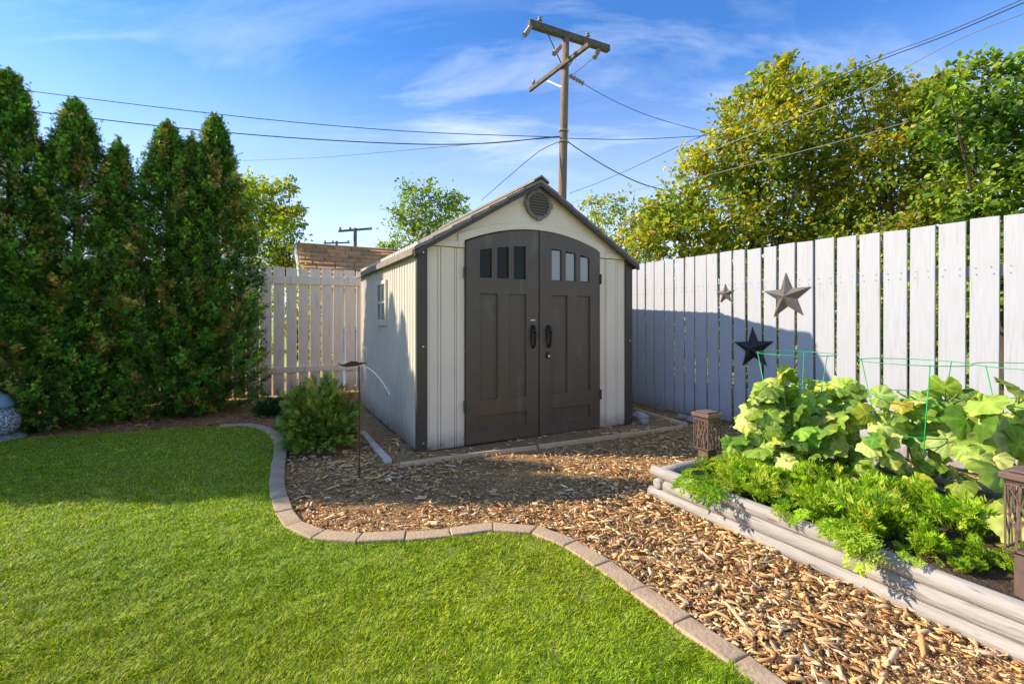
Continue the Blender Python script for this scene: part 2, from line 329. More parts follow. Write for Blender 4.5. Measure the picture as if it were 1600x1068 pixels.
for i in range(len(joints)-1):
    p, q = joints[i], joints[i+1]; 
    mid = (p+q)/2
    if mid.y < 1.25: continue
    vis += 1
    d = (q-p).normalized(); sd = Vector((-d.y, d.x, 0))
    def nrm(j):
        a = joints[max(j-1, 0)]; c = joints[min(j+1, len(joints)-1)]; t = (c-a).normalized(); return Vector((-t.y, t.x, 0))
    n0, n1 = nrm(i), nrm(i+1); w = .050; g = .002
    ci = [0, 2, 1, 0, 2, 1, 2, 0, 0, 2, 1][(i*7+i//3) % 11]
    zt = .044+random.uniform(-.004, .005); z0 = -.05
    ofs = n0*random.uniform(-.004, .004)
    base = [v_+ofs for v_ in (p+d*g-n0*w, q-d*g-n1*w, q-d*g+n1*w, p+d*g+n0*w)]
    b = MB(); o3 = mid
    tl = [random.uniform(-.003, .003) for _ in range(4)]
    b.add([(c-o3)+Vector((0, 0, z0)) for c in base]+[(c-o3)+Vector((0, 0, zt+tl[k])) for k, c in enumerate(base)], [(0, 3, 2, 1), (4, 5, 6, 7), (0, 1, 5, 4), (1, 2, 6, 5), (2, 3, 7, 6), (3, 0, 4, 7)])
    o = b.build('edging_block', bm_[ci], bevel=.007, seg=2); o.location = o3
    tag(o, f'{BC[ci][0]} concrete edging block, {ordinal(vis)} along the lawn border counting from its near end', 'edging block', 'concrete blocks edging the lawn')

# wood chips
def chips():
    tv = np.array([(-.54, -.30, 0), (.40, -.42, 0), (.56, .10, 0), (-.36, .5, 0), (-.50, -.24, .8), (.36, -.36, 1), (.50, .08, .6), (-.30, .42, 1), ])
    tf = [(4, 5, 6, 7), (0, 1, 5, 4), (1, 2, 6, 5), (2, 3, 7, 6), (3, 0, 4, 7), (0, 3, 2, 1)]
    n = 185000
    v = rng.uniform(size=n); Y = 1.3*(8.6/1.3)**v; X = rng.uniform(-1.15, 1.15, n)*Y
    ok = ~in_poly(X, Y) & (X < 4.1) & (X > -7); X = X[ok]; Y = Y[ok]
    # keep the raised bed, the shed and beyond the fences free
    def loc(x, y, o, ang): c, s = math.cos(-ang), math.sin(-ang); dx, dy = x-o.x, y-o.y; return dx*c-dy*s, dx*s+dy*c
    lx, ly = loc(X, Y, A, ANG); shed = (lx > -.02) & (lx < 2.53) & (ly > 0) & (ly < 2.8)
    bx, by = loc(X, Y, Vector((.962, 3.19, 0)), ANG-math.pi/2); bed = (bx > .0) & (by > -.02) & (by < 1.6)
    fx, fy = loc(X, Y, F0, FANG); gx, gy = loc(X, Y, B0, BANG)
    ok = ~shed & ~bed & (fy < 0) & (gy < 0); X = X[ok]; Y = Y[ok]; lx = lx[ok]; ly = ly[ok]
    # thin out the soil strip round the shed
    near = (lx > -.30) & (ly > -.28) & (ly < 3) & (lx < 2.9); k = ~near | (rng.uniform(size=len(X)) < .3); X = X[k]; Y = Y[k]
    cd = curb_dist(X, Y); k = cd > .07; X = X[k]; Y = Y[k]; n = len(X)
    big = rng.uniform(size=n) < .20+.55*np.clip(smooth_noise(X, Y, 3.5, 21)+.1, -.3, .5)
    ln = np.where(big, np.exp(rng.normal(math.log(.031), .50, n)), np.exp(rng.normal(math.log(.0115), .45, n)))
    wd = ln*rng.uniform(.15, .40, n)*np.exp(rng.normal(0, .35, n)); wd = np.minimum(wd, .021); th = np.minimum(wd*rng.uniform(.15, .6, n), .007)
    az = rng.uniform(0, 6.283, n); ti = rng.normal(0, 1, n)*np.where(ln > .035, .10, .22)
    d = np.stack([np.cos(az)*np.cos(ti), np.sin(az)*np.cos(ti), np.sin(ti)], 1)
    up = np.stack([rng.normal(0, .3, n), rng.normal(0, .3, n), np.ones(n)], 1)
    R = frames(d, up=up); R = np.stack([R[:, :, 1]*ln[:, None], R[:, :, 0]*wd[:, None], R[:, :, 2]*th[:, None]], 2)
    z = mh(X, Y)+rng.uniform(-.004, .012, n)+np.where(big, rng.uniform(0, .018, n), 0)
    col = np.array([1.06, .95, .76])*pick([(.60, .38, .18), (.74, .51, .28), (.44, .25, .11), (.80, .60, .37), (.30, .17, .08), (.52, .43, .33), (.66, .42, .20), (.22, .13, .07), (.78, .62, .42), (.66, .46, .25)], n, .2)
    # ferns of dry litter under the cedars are redder
    tr = (X < -2.2) & (Y > 4.2); col[tr] *= np.array([.8, .55, .45])
    o = inst('wood_chips', tv, tf, R, np.stack([X, Y, z], 1), np.clip(col, 0, 1), M['chip'], jit=np.minimum(ln, .04)*.045)
    tag(o, 'loose brown and tan wood chip mulch covering the path between lawn and planter', 'wood chips', kind='stuff')
chips()

# ------------------------------------------------------------ shed
shed = empty('garden_shed', 'cream plastic garden shed with dark brown arched double doors and gable vent', 'shed', A, ANG)
W = 2.507; D = 2.76; HW = 1.85; RZ = 2.60
def relief(sb, zb, depth, zmap=None, flip=None, y0=0.0, back=.03):
    """stepped panel: cell depth(s,z) measured inwards (+y); shares vertices through remove_doubles"""
    b = MB(); zmap = zmap or (lambda s, z: z)
    ns, nz_ = len(sb)-1, len(zb)-1
    Dp = [[depth((sb[i]+sb[i+1])/2, (zb[j]+zb[j+1])/2) for j in range(nz_)] for i in range(ns)]
    def q(s, d, z): return (s, y0+d, zmap(s, z))
    for i in range(ns):
        for j in range(nz_):
            d = Dp[i][j]; s0, s1, z0, z1 = sb[i], sb[i+1], zb[j], zb[j+1]
            if d is not None: b.add([q(s0, d, z0), q(s1, d, z0), q(s1, d, z1), q(s0, d, z1)], [(0, 1, 2, 3)])
            dr = Dp[i+1][j] if i+1 < ns else back
            dl = back if i == 0 else None
            e = d if d is not None else back; er = dr if dr is not None else back
            if abs(e-er) > 1e-6: b.add([q(s1, e, z0), q(s1, er, z0), q(s1, er, z1), q(s1, e, z1)], [(0, 1, 2, 3)])
            if i == 0 and abs(e-back) > 1e-6: b.add([q(s0, back, z0), q(s0, e, z0), q(s0, e, z1), q(s0, back, z1)], [(0, 1, 2, 3)])
            du = Dp[i][j+1] if j+1 < nz_ else back
            eu = du if du is not None else back
            if abs(e-eu) > 1e-6: b.add([q(s0, e, z1), q(s1, e, z1), q(s1, eu, z1), q(s0, eu, z1)], [(0, 1, 2, 3)])
            if j == 0 and abs(e-back) > 1e-6: b.add([q(s0, back, z0), q(s1, back, z0), q(s1, e, z0), q(s0, e, z0)], [(0, 1, 2, 3)])
    return b
def relief_obj(b, name, m, parent, bevel=.0025):
    me = bpy.data.meshes.new(name); bm = bmesh.new(); vs = [bm.verts.new(p) for p in b.v]
    for f in b.f:
        try: bm.faces.new([vs[i] for i in f])
        except ValueError: pass
    bmesh.ops.remove_doubles(bm, verts=bm.verts, dist=1e-5); bmesh.ops.recalc_face_normals(bm, faces=bm.faces)
    bmesh.ops.dissolve_limit(bm, angle_limit=.001, verts=bm.verts, edges=bm.edges)
    bm.to_mesh(me); bm.free(); o = link_mesh(name, me, m, parent)
    if bevel:
        k = o.modifiers.new('bevel', 'BEVEL'); k.width = bevel; k.segments = 2; k.limit_method = 'ANGLE'; k.angle_limit = math.radians(50)
    return o
DL, DR, DM = .462, 2.042, 1.262
def arch(s):    # door opening top
    t = (s-(DL+DR)/2)/((DR-DL)/2); return 1.935+.162*(1-t*t) if abs(t) <= 1 else 1.935
# interior lining, so that panes look into a dark room
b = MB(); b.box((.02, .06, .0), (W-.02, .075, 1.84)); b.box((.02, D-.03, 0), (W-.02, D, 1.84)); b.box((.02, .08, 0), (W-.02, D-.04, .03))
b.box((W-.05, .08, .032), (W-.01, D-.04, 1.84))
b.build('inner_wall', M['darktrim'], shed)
# side wall: ribbed, built along the depth
def ribs(s):
    t = (s/.098) % 1; return .012 if t < .16 else (.0 if t < .58 else .006)
sb = sorted(set([round(k*.098+o, 4) for k in range(29) for o in (0, .0157, .0568)]+[0, D])); sb = [s for s in sb if s <= D]
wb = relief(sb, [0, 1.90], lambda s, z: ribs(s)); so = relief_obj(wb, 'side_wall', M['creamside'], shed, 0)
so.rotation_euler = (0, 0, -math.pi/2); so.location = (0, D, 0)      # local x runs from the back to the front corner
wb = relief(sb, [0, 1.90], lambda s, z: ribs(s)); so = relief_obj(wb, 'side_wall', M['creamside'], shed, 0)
so.rotation_euler = (0, 0, math.pi/2); so.location = (W, 0, 0)
# rear wall
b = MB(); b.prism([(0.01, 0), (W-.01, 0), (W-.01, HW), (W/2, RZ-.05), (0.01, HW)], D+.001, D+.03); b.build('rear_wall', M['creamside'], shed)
# corner trims
for x0, x1 in ((-.012, .088), (W-.088, W+.012)):
    b = MB(); b.box((x0, -.024, .0), (x1, .03, 1.855)); ct = b.build('corner_trim', M['darktrim'], shed, bevel=.008, seg=2)
    for z in (.08, .95, 1.80):
        s_ = MB(); s_.lathe([(.0, 0), (.008, 0), (.008, .004), (.0, .005)], n=10); k = s_.build('screw', M['steel'], ct); k.location = ((x0+x1)/2+.01, -.024, z); k.rotation_euler = (math.pi/2, 0, 0)
# front panels beside the doors
def fp(s):
    gl = [(.19, .196), (.218, .224), (.352, .360), (.374, .380)]
    for c, d in gl:
        if c <= s <= d or c <= W-s <= d: return .012
    if .224 < s < .352 or .224 < W-s < .352: return -.004
    return 0
for x0, x1 in ((.088, DL-.006), (DR+.006, W-.088)):
    br = sorted(set([x0, x1]+[c for g in (.19, .196, .218, .224, .352, .360, .374, .380) for c in (g, W-g) if x0 < c < x1]))
    relief_obj(relief(br, [0.0, 1.866], lambda s, z: fp(s)), 'front_panel', M['cream'], shed, .002)
# gable: cream sheet with arched cut-out plus raised arch band
n = 40
xs = [DL-.006+(DR-DL+.012)*i/n for i in range(n+1)]
def roofz(s): return RZ-.03-(RZ-.03-HW)*abs(s-W/2)/(W/2)
b = MB(); y0, y1 = -.006, .05
def strip(b, xs, lo, hi, y0, y1):
    m = len(xs); vs = []
    for x in xs: vs += [(x, y0, lo(x)), (x, y0, hi(x)), (x, y1, hi(x)), (x, y1, lo(x))]
    fs = []
    for i in range(m-1):
        for k in range(4): a, c = i*4+k, i*4+(k+1) % 4; fs.append((a, c, c+4, a+4))
    fs += [(0, 1, 2, 3), tuple((m-1)*4+k for k in (3, 2, 1, 0))]; b.add(vs, fs)
strip(b, [-.0]+[.2, DL-.006], lambda x: 1.872, lambda x: max(roofz(x), 1.874), y0, y1)
xm = sorted(xs+[W/2]); strip(b, xm, lambda x: arch(min(max(x, DL), DR))+.008, roofz, y0, y1)
strip(b, [DR+.006, W-.2, W], lambda x: 1.872, lambda x: max(roofz(x), 1.874), y0, y1)
gab = b.build('gable', M['cream'], shed)
b = MB()      # raised moulding over the doors: lower-left shoulder, arch, lower-right shoulder
def bandtop(x):
    t = (x-W/2)/(W/2-.385); return 2.0+.172*(1-t*t)
xs2 = [.385+(W-.77)*i/48 for i in range(49)]
strip(b, xs2, lambda x: arch(min(max(x, DL), DR))+.010 if DL-.006 < x < DR+.006 else 1.873, bandtop, -.020, -.0062)
strip(b, [.09, .384], lambda x: 1.873, lambda x: 1.93, -.020, -.0062); strip(b, [W-.384, W-.09], lambda x: 1.873, lambda x: 1.93, -.020, -.0062)
b.build('arch_trim', M['cream'], shed, bevel=.004, seg=2)
# vent
vent = MB(); vp = []
for k in range(32):
    t = 2*math.pi*k/32; r = .145; vp.append((W/2+r*math.cos(t), 2.362+r*math.sin(t)))
vent.prism(vp, -.034, -.0065)
vo = vent.build('gable_vent', M['brown'], shed, bevel=.01, seg=2)
M['ventrim'] = mat('vent_rim', (.20, .17, .145), (.16, .14, .12), .5, 8)
b = MB()
for k in range(32):
    t = 2*math.pi*k/32; t2 = 2*math.pi*(k+1)/32; C0 = Vector((W/2, 0, 2.362))
    def pt(r, y, t): return C0+Vector((r*math.cos(t), y, r*math.sin(t)))
    ps = [pt(.118, -.046, t), pt(.150, -.046, t), pt(.150, -.046, t2), pt(.118, -.046, t2), pt(.118, -.0345, t), pt(.150, -.0345, t), pt(.150, -.0345, t2), pt(.118, -.0345, t2)]
    b.add(ps, [(0, 1, 2, 3), (4, 7, 6, 5), (1, 5, 6, 2), (0, 3, 7, 4)])
for t in (0, 90, 180, 270):
    R_ = Matrix.Translation((W/2, 0, 2.362)) @ Matrix.Rotation(math.radians(t), 4, 'Y'); b.box((.116, -.052, -.03), (.164, -.034, .03), R_)
b.build('vent_rim', M['ventrim'], vo)
for k in range(7):
    z = 2.362-.087+k*.029; hw = math.sqrt(.118**2-(z-2.362)**2)-.004; s_ = MB()
    s_.box((-hw, -.009, -.0035), (hw, .011, .0035)); q = s_.build('slat', M['ventrim'], vo); q.location = (W/2, -.043, z); q.rotation_euler = (.55, 0, 0)
# roof: two slabs of stepped shingle courses
OV = .055; FO = .09
slope = (RZ-HW)/(W/2)
def roof_side(sgn):
    b = MB(); nC = 7; half = W/2+OV; 
    for k in range(nC):
        a0 = half*k/nC; a1 = half*(k+1)/nC+.02
        if k == nC-1: a1 = half
        lift = .012
        z0 = RZ+.008-slope*a0; z1 = RZ+.008-slope*a1+lift
        ys = [-FO-.004*(k % 2)]; yy = -FO
        segs = 12
        pr = [(W/2+sgn*a0, z0), (W/2+sgn*a1, z1), (W/2+sgn*a1, z1-.030), (W/2+sgn*a0, z0-.030)]
        for j in range(segs):
            s0 = -FO+(D+FO+.06)*j/segs; s1 = -FO+(D+FO+.06)*(j+1)/segs-.005
            off = .0 
            b.prism([(x, z+random.uniform(-.0015, .0015)) for x, z in pr], s0+(0 if j == 0 else off), s1)
    return b
for sgn in (-1, 1): roof_side(sgn).build('roof', M['roof'], shed)
b = MB(); b.prism([(W/2-.09, RZ-.027), (W/2, RZ+.030), (W/2+.09, RZ-.027), (W/2+.09, RZ-.010), (W/2, RZ+.050), (W/2-.09, RZ-.010)], -FO-.01, D+.07); b.build('ridge_cap', M['roof'], shed)
# fascia along the rakes, and gutters edge
for sgn in (-1, 1):
    b = MB(); hx = W/2+OV-.004
    for k in range(7):
        a0 = hx*k/7; a1 = hx*(k+1)/7
        st = .006*(k % 2)
        b.prism([(W/2+sgn*a0, RZ-.023-slope*a0), (W/2+sgn*a1, RZ-.023-slope*a1), (W/2+sgn*a1, RZ-.062-slope*a1), (W/2+sgn*a0, RZ-.062-slope*a0)], -FO-.006-st, -FO+.03)
    b.build('fascia', M['rooftrim'], shed)
    b = MB(); b.box((W/2+sgn*hx-.012, -FO+.032, HW-.078), (W/2+sgn*hx+.012, D+.05, HW-.030)); b.build('eave_trim', M['rooftrim' if sgn > 0 else 'roof'], shed)
# underside soffit
b = MB(); b.prism([(0.002, HW-.02), (W-.002, HW-.02), (W/2, RZ-.08)], D-.02, D+.0); b.build('rear_gable', M['creamside'], shed)
# doors
dk = .030
def door(side):
    s0, s1 = (DL, DM-.006) if side < 0 else (DM+.006, DR)
    if side < 0: wins = [(.603, .727), (.786, .912), (.970, 1.104)]; pans = [(.607, .792), (.911, 1.110)]; bot = (.597, 1.115)
    else: wins = [(1.412, 1.536), (1.591, 1.716), (1.777, 1.898)]; pans = [(1.415, 1.609), (1.734, 1.906)]; bot = (1.426, 1.906)
    zb0, zt = .012, 2.05
    zs = [zb0, .14, .272, .425, 1.442, 1.598, 1.90, zt]
    br = {s0, s1}
    for a, c in wins+pans+[bot]: br |= {a, c}
    k = 26
    for i in range(k+1): br.add(s0+(s1-s0)*i/k)
    br = sorted(br); out = [br[0]]
    for x in br[1:]:
        if x-out[-1] > .004: out.append(x)
        elif any(abs(x-q) < 1e-9 for w_ in wins+pans+[bot] for q in w_) or x == s1: out[-1] = x
    def depth(s, z):
        if 1.598 < z < 1.90 and any(a < s < c for a, c in wins): return .034
        if .425 < z < 1.442 and any(a < s < c for a, c in pans): return .022
        if .14 < z < .272 and bot[0] < s < bot[1]: return .022
        return 0
    def zmap(s, z):
        if z <= 1.62: return z
        return 1.62+(z-1.62)*(arch(min(max(s, DL), DR))-1.62-.004)/(zt-1.62)
    o = relief_obj(relief(out, zs, depth, zmap, y0=-.034, back=.045), 'door', M['brown'], shed, .004)
    for a, c in wins:
        top = 1.62+(1.90-1.62)*(arch((a+c)/2)-1.624)/(zt-1.62)
        g_ = MB(); g_.box((a+.006, -.012, 1.604), (c-.006, -.002, top-.008))
        g_.build('door_window', M['glassL' if side < 0 else 'glassR'], o)
    hx = 1.183 if side < 0 else 1.367
    h_ = MB(); pts = []; rr = []
    for i in range(15):
        t = -1+2*i/14; pts.append((hx+(-.0 if side < 0 else .0), -.034-.052*math.sqrt(max(0, 1-t**4)), 1.02+.112*t)); rr.append(.0105+.007*math.exp(-((t-.35)/.5)**2))
    h_.tube(pts, rr, 10)
    pl = []
    for i in range(20):
        t = 2*math.pi*i/20; wv = .027*(1+.22*math.sin(t)); pl.append((hx+wv*math.cos(t), 1.02+.120*math.sin(t)))
    h_.prism(pl, -.040, -.0345); h_.build('door_handle', M['black'], o, smooth=False, bevel=.002)
    if side > 0:
        q = MB(); q.prism([(1.362+.024*math.cos(2*math.pi*i/20), .825+.036*math.sin(2*math.pi*i/20)) for i in range(20)], -.050, -.0345)
        q.build('lock', M['black'], o, bevel=.003); q = MB(); q.lathe([(0, 0), (.011, 0), (.011, .006), (0, .006)], n=14); kk = q.build('keyhole', M['steel'], o); kk.location = (1.366, -.050, .818); kk.rotation_euler = (math.pi/2, 0, 0)
    else:
        q = MB(); q.box((1.158, -.037, 1.183), (1.212, -.0345, 1.192)); q.build('nameplate', M['steel'], o)
    hxx = DL-.004 if side < 0 else DR+.004
    for z in (1.636, .372):
        q = MB(); q.box((hxx-.016, -.040, z-.055), (hxx+.010, -.012, z+.055)); q.tube([(hxx, -.044, z-.052), (hxx, -.044, z+.052)], .009, 8); q.build('hinge', M['darktrim'], o)
    return o
def glass(name, c, sp=.35):
    m, n, l, b = newmat(name); b.inputs['Base Color'].default_value = (*c, 1); b.inputs['Roughness'].default_value = .08; b.inputs['Specular IOR Level'].default_value = sp; return m
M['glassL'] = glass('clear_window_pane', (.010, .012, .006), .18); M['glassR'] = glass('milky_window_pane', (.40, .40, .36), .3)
dl = door(-1); drr = door(1)
dl['label'] = 'left door leaf with dark clear panes'; drr['label'] = 'right door leaf with pale panes and lock'
# side window (depth t from front corner)
t0, t1, z0, z1 = 1.15, 1.63, 1.13, 1.64
wf = MB()
def sb_(b, ta, tb, za, zb, x0, x1): b.box((x0, ta, za), (x1, tb, zb))
sb_(wf, t0, t1, z0-.005, z0+.06, -.030, .0); sb_(wf, t0, t1, z1-.045, z1, -.022, .0); sb_(wf, t0, t0+.05, z0+.061, z1-.046, -.022, .0); sb_(wf, t1-.05, t1, z0+.061, z1-.046, -.022, .0)
sb_(wf, (t0+t1)/2-.014, (t0+t1)/2+.014, z0+.061, z1-.046, -.020, .0); sb_(wf, t0+.051, (t0+t1)/2-.015, 1.375, 1.402, -.020, .0); sb_(wf, (t0+t1)/2+.015, t1-.051, 1.375, 1.402, -.020, .0)
wo = wf.build('window', M['creamside'], shed, bevel=.003)
g_ = MB(); g_.box((-.008, t0+.04, z0+.05), (-.003, t1-.04, z1-.04)); M['glassS'] = glass('side_window_pane', (.10, .115, .12)); g_.build('window_pane', M['glassS'], wo)
b = MB(); b.box((-.02, -.02, -.03), (W+.02, D+.02, .001)); b.build('shed_floor', M['darktrim'], shed)

# ------------------------------------------------------------ right fence
def fence_frame(o, ang, name, label): return empty(name, label, 'fence', o, ang)
rf = fence_frame(F0, FANG, 'picket_fence', 'tall bright white vertical board fence along the right side with star ornaments')
gaps = [-2.74, -2.56, -2.38, -2.21, -2.03, -1.85, -1.67, -1.49, -1.31, -1.13, -.95, -.77, -.59, -.41, -.235, -.055, .123, .272, .42, .587, .738, .891, 1.042, 1.204, 1.362, 1.529, 1.694, 1.871, 2.031, 2.208, 2.38, 2.562, 2.743, 2.925, 3.107, 3.288, 3.472, 3.654, 3.835, 4.01, 4.19, 4.37, 4.55, 4.73, 4.91]
for i in range(len(gaps)-1):
    a, c = gaps[i], gaps[i+1]; g = .009 if c < 1.6 else .0125
    g += random.uniform(-.003, .004); 
    top = 1.95+random.uniform(-.006, .008); tl = random.uniform(-.004, .004); bl = random.uniform(.03, .06); lean = random.uniform(-.004, .004)
    if 23 <= i <= 23: lean = .012
    b = MB(); b.prism([(a+g+lean, bl), (c-g+lean, bl+random.uniform(-.01, .01)), (c-g-lean, top+tl), (a+g-lean, top-tl)], random.uniform(-.002, .002), .022)
    bo = b.build('board', M['white'], rf, bevel=.002)
for z in (1.56, .38):
    b = MB(); b.box((gaps[0], .024, z-.045), (gaps[-1], .062, z+.045)); b.build('rail', M['rail'], rf)
for x in (-2.5, -.1, 2.3, 4.7):
    b = MB(); b.box((x-.045, .064, 0), (x+.045, .154, 1.88)); b.build('post', M['rail'], rf)
b = MB()
for i in range(10, len(gaps)-1):
    for z in (1.585, 1.535, .40, .36):
        for fx in (.25, .75):
            x = gaps[i]*(1-fx)+gaps[i+1]*fx+random.uniform(-.008, .008); s_ = .0042
            b.prism([(x+s_*math.cos(k*1.047), z+random.uniform(-.0, .0)+s_*math.sin(k*1.047)) for k in range(6)], -.0045, -.0022)
nl = b.build('nail_heads', M['rail'], rf); nl['kind'] = 'stuff'
# ------------------------------------------------------------ left rear fence
lf = fence_frame(B0, BANG, 'picket_fence', 'weathered off-white board fence with face rails behind the cedars and shed')
def bs(u):
    r = (u-800)/737; return (7.43*r+3.226)/(.8829-.4696*r)
gl = [bs(u) for u in (425.6, 446, 465, 483, 502, 519.6, 537.8, 555.5)]
pitch = (gl[-1]-gl[0])/7; gs = [gl[0]-pitch*k for k in range(26, 0, -1)]+gl+[gl[-1]+pitch*k for k in range(1, 18)]
for i in range(len(gs)-1):
    a, c = gs[i], gs[i+1]; g = .011+random.uniform(-.003, .004); top = 1.995+random.uniform(-.012, .012); lean = random.uniform(-.004, .004)
    b = MB(); b.prism([(a+g+lean, .03), (c-g+lean, .03), (c-g-lean, top), (a+g-lean, top)], 0, .020); b.build('board', M['fence2'], lf, bevel=.002)
for z0, z1 in ((1.74, 1.86), (.37, .46)):
    b = MB(); b.box((gs[0], -.042, z0), (gs[-1], -.003, z1)); b.build('rail', M['fence2'], lf, bevel=.004)
for x in (gs[2], gs[14], gs[25]-.05, gs[-4]):
    b = MB(); b.box((x-.045, .024, 0), (x+.045, .114, 1.9)); b.build('post', M['fence2'], lf)

# ------------------------------------------------------------ stars on the fence
def fence_pt(u, v, y=-.003):
    r = (u-800)/737; Z = 5.718/(r+.622); p = Vector((r*Z, Z, 1.2-(v-498)/737*Z)); return p
def star(u, v, R, m, label, rz):
    p = fence_pt(u, v); o = empty('star_ornament', label, 'wall star', p+Vector((-.849, -.528, 0))*.004, FANG, 'metal stars hung on the white fence')
    b = MB(); pts = []
    for k in range(10):
        t = math.pi/2+k*math.pi/5+rz; r = R if k % 2 == 0 else R*.40; pts.append((r*math.cos(t), r*math.sin(t)))
    vs = [(x, -.002, z) for x, z in pts]+[(0, -R*.26, 0), (0, -.001, 0)]
    # fold the inner corners slightly up for a crisp star
    fs = [(k, (k+1) % 10, 10) for k in range(10)]+[((k+1) % 10, k, 11) for k in range(10)]
    b.add(vs, fs); b.build('star_face', m, o)
    h = MB(); h.tube([(0, 0, R*.6), (0, .003, R*.62)], .004, 6); h.build('hook', M['steel'], o); return o
star(1134, 459, .118, M['star'], 'smallest grey metal star, highest and farthest left on the white fence', .03)
star(1230, 463, .245, M['star'], 'largest grey metal star, in full sun on the white fence', .05)
star(1178, 544, .235, M['starblack'], 'black metal star hanging lowest in the shadow on the fence', .06)

# ------------------------------------------------------------ raised bed
bed = empty('raised_bed', 'long raised garden bed walled with three stacked pale grey round timbers', 'raised bed', (.962, 3.19, 0), ANG-math.pi/2)
# local x runs along the long front side towards the camera, local y into the bed
def log(name, p, q, r, m=M['logs']):
    b = MB(); p = Vector(p); q = Vector(q); n = max(6, int((q-p).length/.12)); pts = []; rr = []
    for i in range(n+1):
        t = i/n; pts.append(p.lerp(q, t)+Vector((0, random.uniform(-.0007, .0007), random.uniform(-.0007, .0007)))); rr.append(r*(1+random.uniform(-.01, .01)))
    rr[0] *= .9; b.tube([p-(q-p).normalized()*.004]+pts+[q+(q-p).normalized()*.004], [rr[0]*.82]+rr+[rr[-1]*.82], 20)
    return b.build(name, m, bed, smooth=True)
r = .038
segs = [(0, 2.0), (2.006, 3.6)]
for k in range(3):
    z = .034+k*.069; yo = .0+(.006*k)
    x0 = [-.03, .10, -.02][k]
    cut = [2.1, 1.27, 2.3][k]
    log('timber', (x0, yo, z), (cut-.003, yo, z), r); log('timber', (cut+.003, yo, z), (3.6, yo, z), r)
    if k == 1: log('timber', (.045, -.02, z), (.045, 1.5, z), r)          # end timber lapping the corner
    else: log('timber', (.04, .045+yo, z), (.04, 1.5, z), r)
    log('timber', (.08, 1.50, z), (3.6, 1.50, z), r)
SOIL = .11
b = MB(); nx, ny = 60, 26
for j in range(ny+1):
    for i in range(nx+1):
        x = .02+3.58*i/nx; y = .0+1.5*j/ny; b.v.append((x, y, SOIL+.02*math.sin(x*5+y*3)*math.sin(y*6)+random.uniform(-.008, .008)))
b.f = [(j*(nx+1)+i, j*(nx+1)+i+1, (j+1)*(nx+1)+i+1, (j+1)*(nx+1)+i) for j in range(ny) for i in range(nx)]
b.build('soil', M['soil'], bed, smooth=True)
BM = Matrix.Translation((.962, 3.19, 0)) @ Matrix.Rotation(ANG-math.pi/2, 4, 'Z')

# ------------------------------------------------------------ path lights
def path_light(base, h, s, label):
    o = empty('garden_light', label, 'garden light', base, ANG-.02, 'bronze lantern posts in the raised bed')
    w = s*.40
    b = MB(); b.box((-w*.72, -w*.72, 0), (w*.72, w*.72, h*.40)); b.build('post', M['bronze'], o, bevel=.004)
    b = MB(); b.box((-s/2, -s/2, h-.030), (s/2, s/2, h-.004)); b.box((-s*.36, -s*.36, h-.0038), (s*.36, s*.36, h+.006)); b.box((-s*.40, -s*.40, h-.045), (s*.40, s*.40, h-.031)); b.build('cap', M['bronze'], o, bevel=.004)
    zb, zt = h*.402, h-.0455
    for k in range(4):
        b = MB(); R_ = Matrix.Rotation(k*math.pi/2, 4, 'Z'); y = -w
        def br(x0, z0, x1, z1, t): b.bar(R_ @ Vector((x0, y, z0)), R_ @ Vector((x1, y, z1)), t, .004, R_ @ Vector((0, 1, 0)))
        br(-w, zb, -w, zt, .006); br(w-.004, zb, w-.004, zt, .006); br(-w, zb+.004, w, zb+.004, .008); br(-w, zt-.004, w, zt-.004, .008)
        H = zt-zb
        for (xa, za, xb, zbb, t) in [(-.55, 0, -.35, 1, .008), (-.42, .25, -.9, .55, .006), (-.40, .35, .2, .75, .006), (.2, .75, .05, 1, .005), (.5, 0, .35, .45, .009), (.35, .45, .6, 1, .007), (.38, .42, -.1, .62, .005), (.47, .2, .95, .5, .005), (.5, .6, .95, .85, .005), (-.35, .7, -.85, .95, .005), (0, 0, .1, .3, .006), (.1, .3, -.38, .5, .005), (.1, .3, .4, .42, .005), (.2, .75, .55, .92, .005), (-.38, .6, -.1, .9, .005), (-.75, .55, -.7, .8, .005)]:
            br(xa*w, zb+za*H, xb*w, zb+zbb*H, t)
        b.build('lattice_panel', M['bronze'], o)
    q = MB(); q.tube([(0, 0, zb), (0, 0, zb+.05)], .012, 10); q.build('bulb_holder', M['darktrim'], o)
path_light(G(1105, 738, .10), .435, .155, 'bronze lantern post at the far corner of the raised bed, nearest the shed')
path_light(Vector((2.045, 1.84, .08)), .52, .168, 'bronze lantern post at the right edge, nearest the viewer')

# ------------------------------------------------------------ tomato cages
def ring(b, c, r, z, ph=0):
    n = 40; pts = [(c[0]+r*math.cos(2*math.pi*k/n), c[1]+r*math.sin(2*math.pi*k/n), z) for k in range(n+1)]; b.tube(pts, .0026, 6, cap=False)
def cage(c, zt, r, label, ph):
    o = empty('tomato_cage', label, 'tomato cage', (c[0], c[1], 0), 0, 'green wire cages standing in the raised bed')
    for k, z in enumerate((zt, zt-.20, zt-.42, zt-.62)):
        b = MB(); ring(b, (0, 0), r*(1-.16*k), z); b.build('ring', M['cage'], o, smooth=True)
    for k in range(3):
        t = ph+k*2.094; b = MB(); b.tube([(r*math.cos(t), r*math.sin(t), zt+.004), (r*.36*math.cos(t), r*.36*math.sin(t), SOIL-.05)], .0030, 6); b.build('leg', M['cage'], o, smooth=True)
cc = [P(1243, 0, 3.35), P(1426, 0, 2.85), P(1628, 0, 2.5)]
cage(cc[0], .955, .245, 'green wire plant cage nearest the shed, in front of the stars', 2.9)
cage(cc[1], .94, .262, 'middle green wire plant cage above the cucumber vines', 2.2)
cage(cc[2], .945, .262, 'green wire plant cage cut by the right edge of the photo', 3.0)

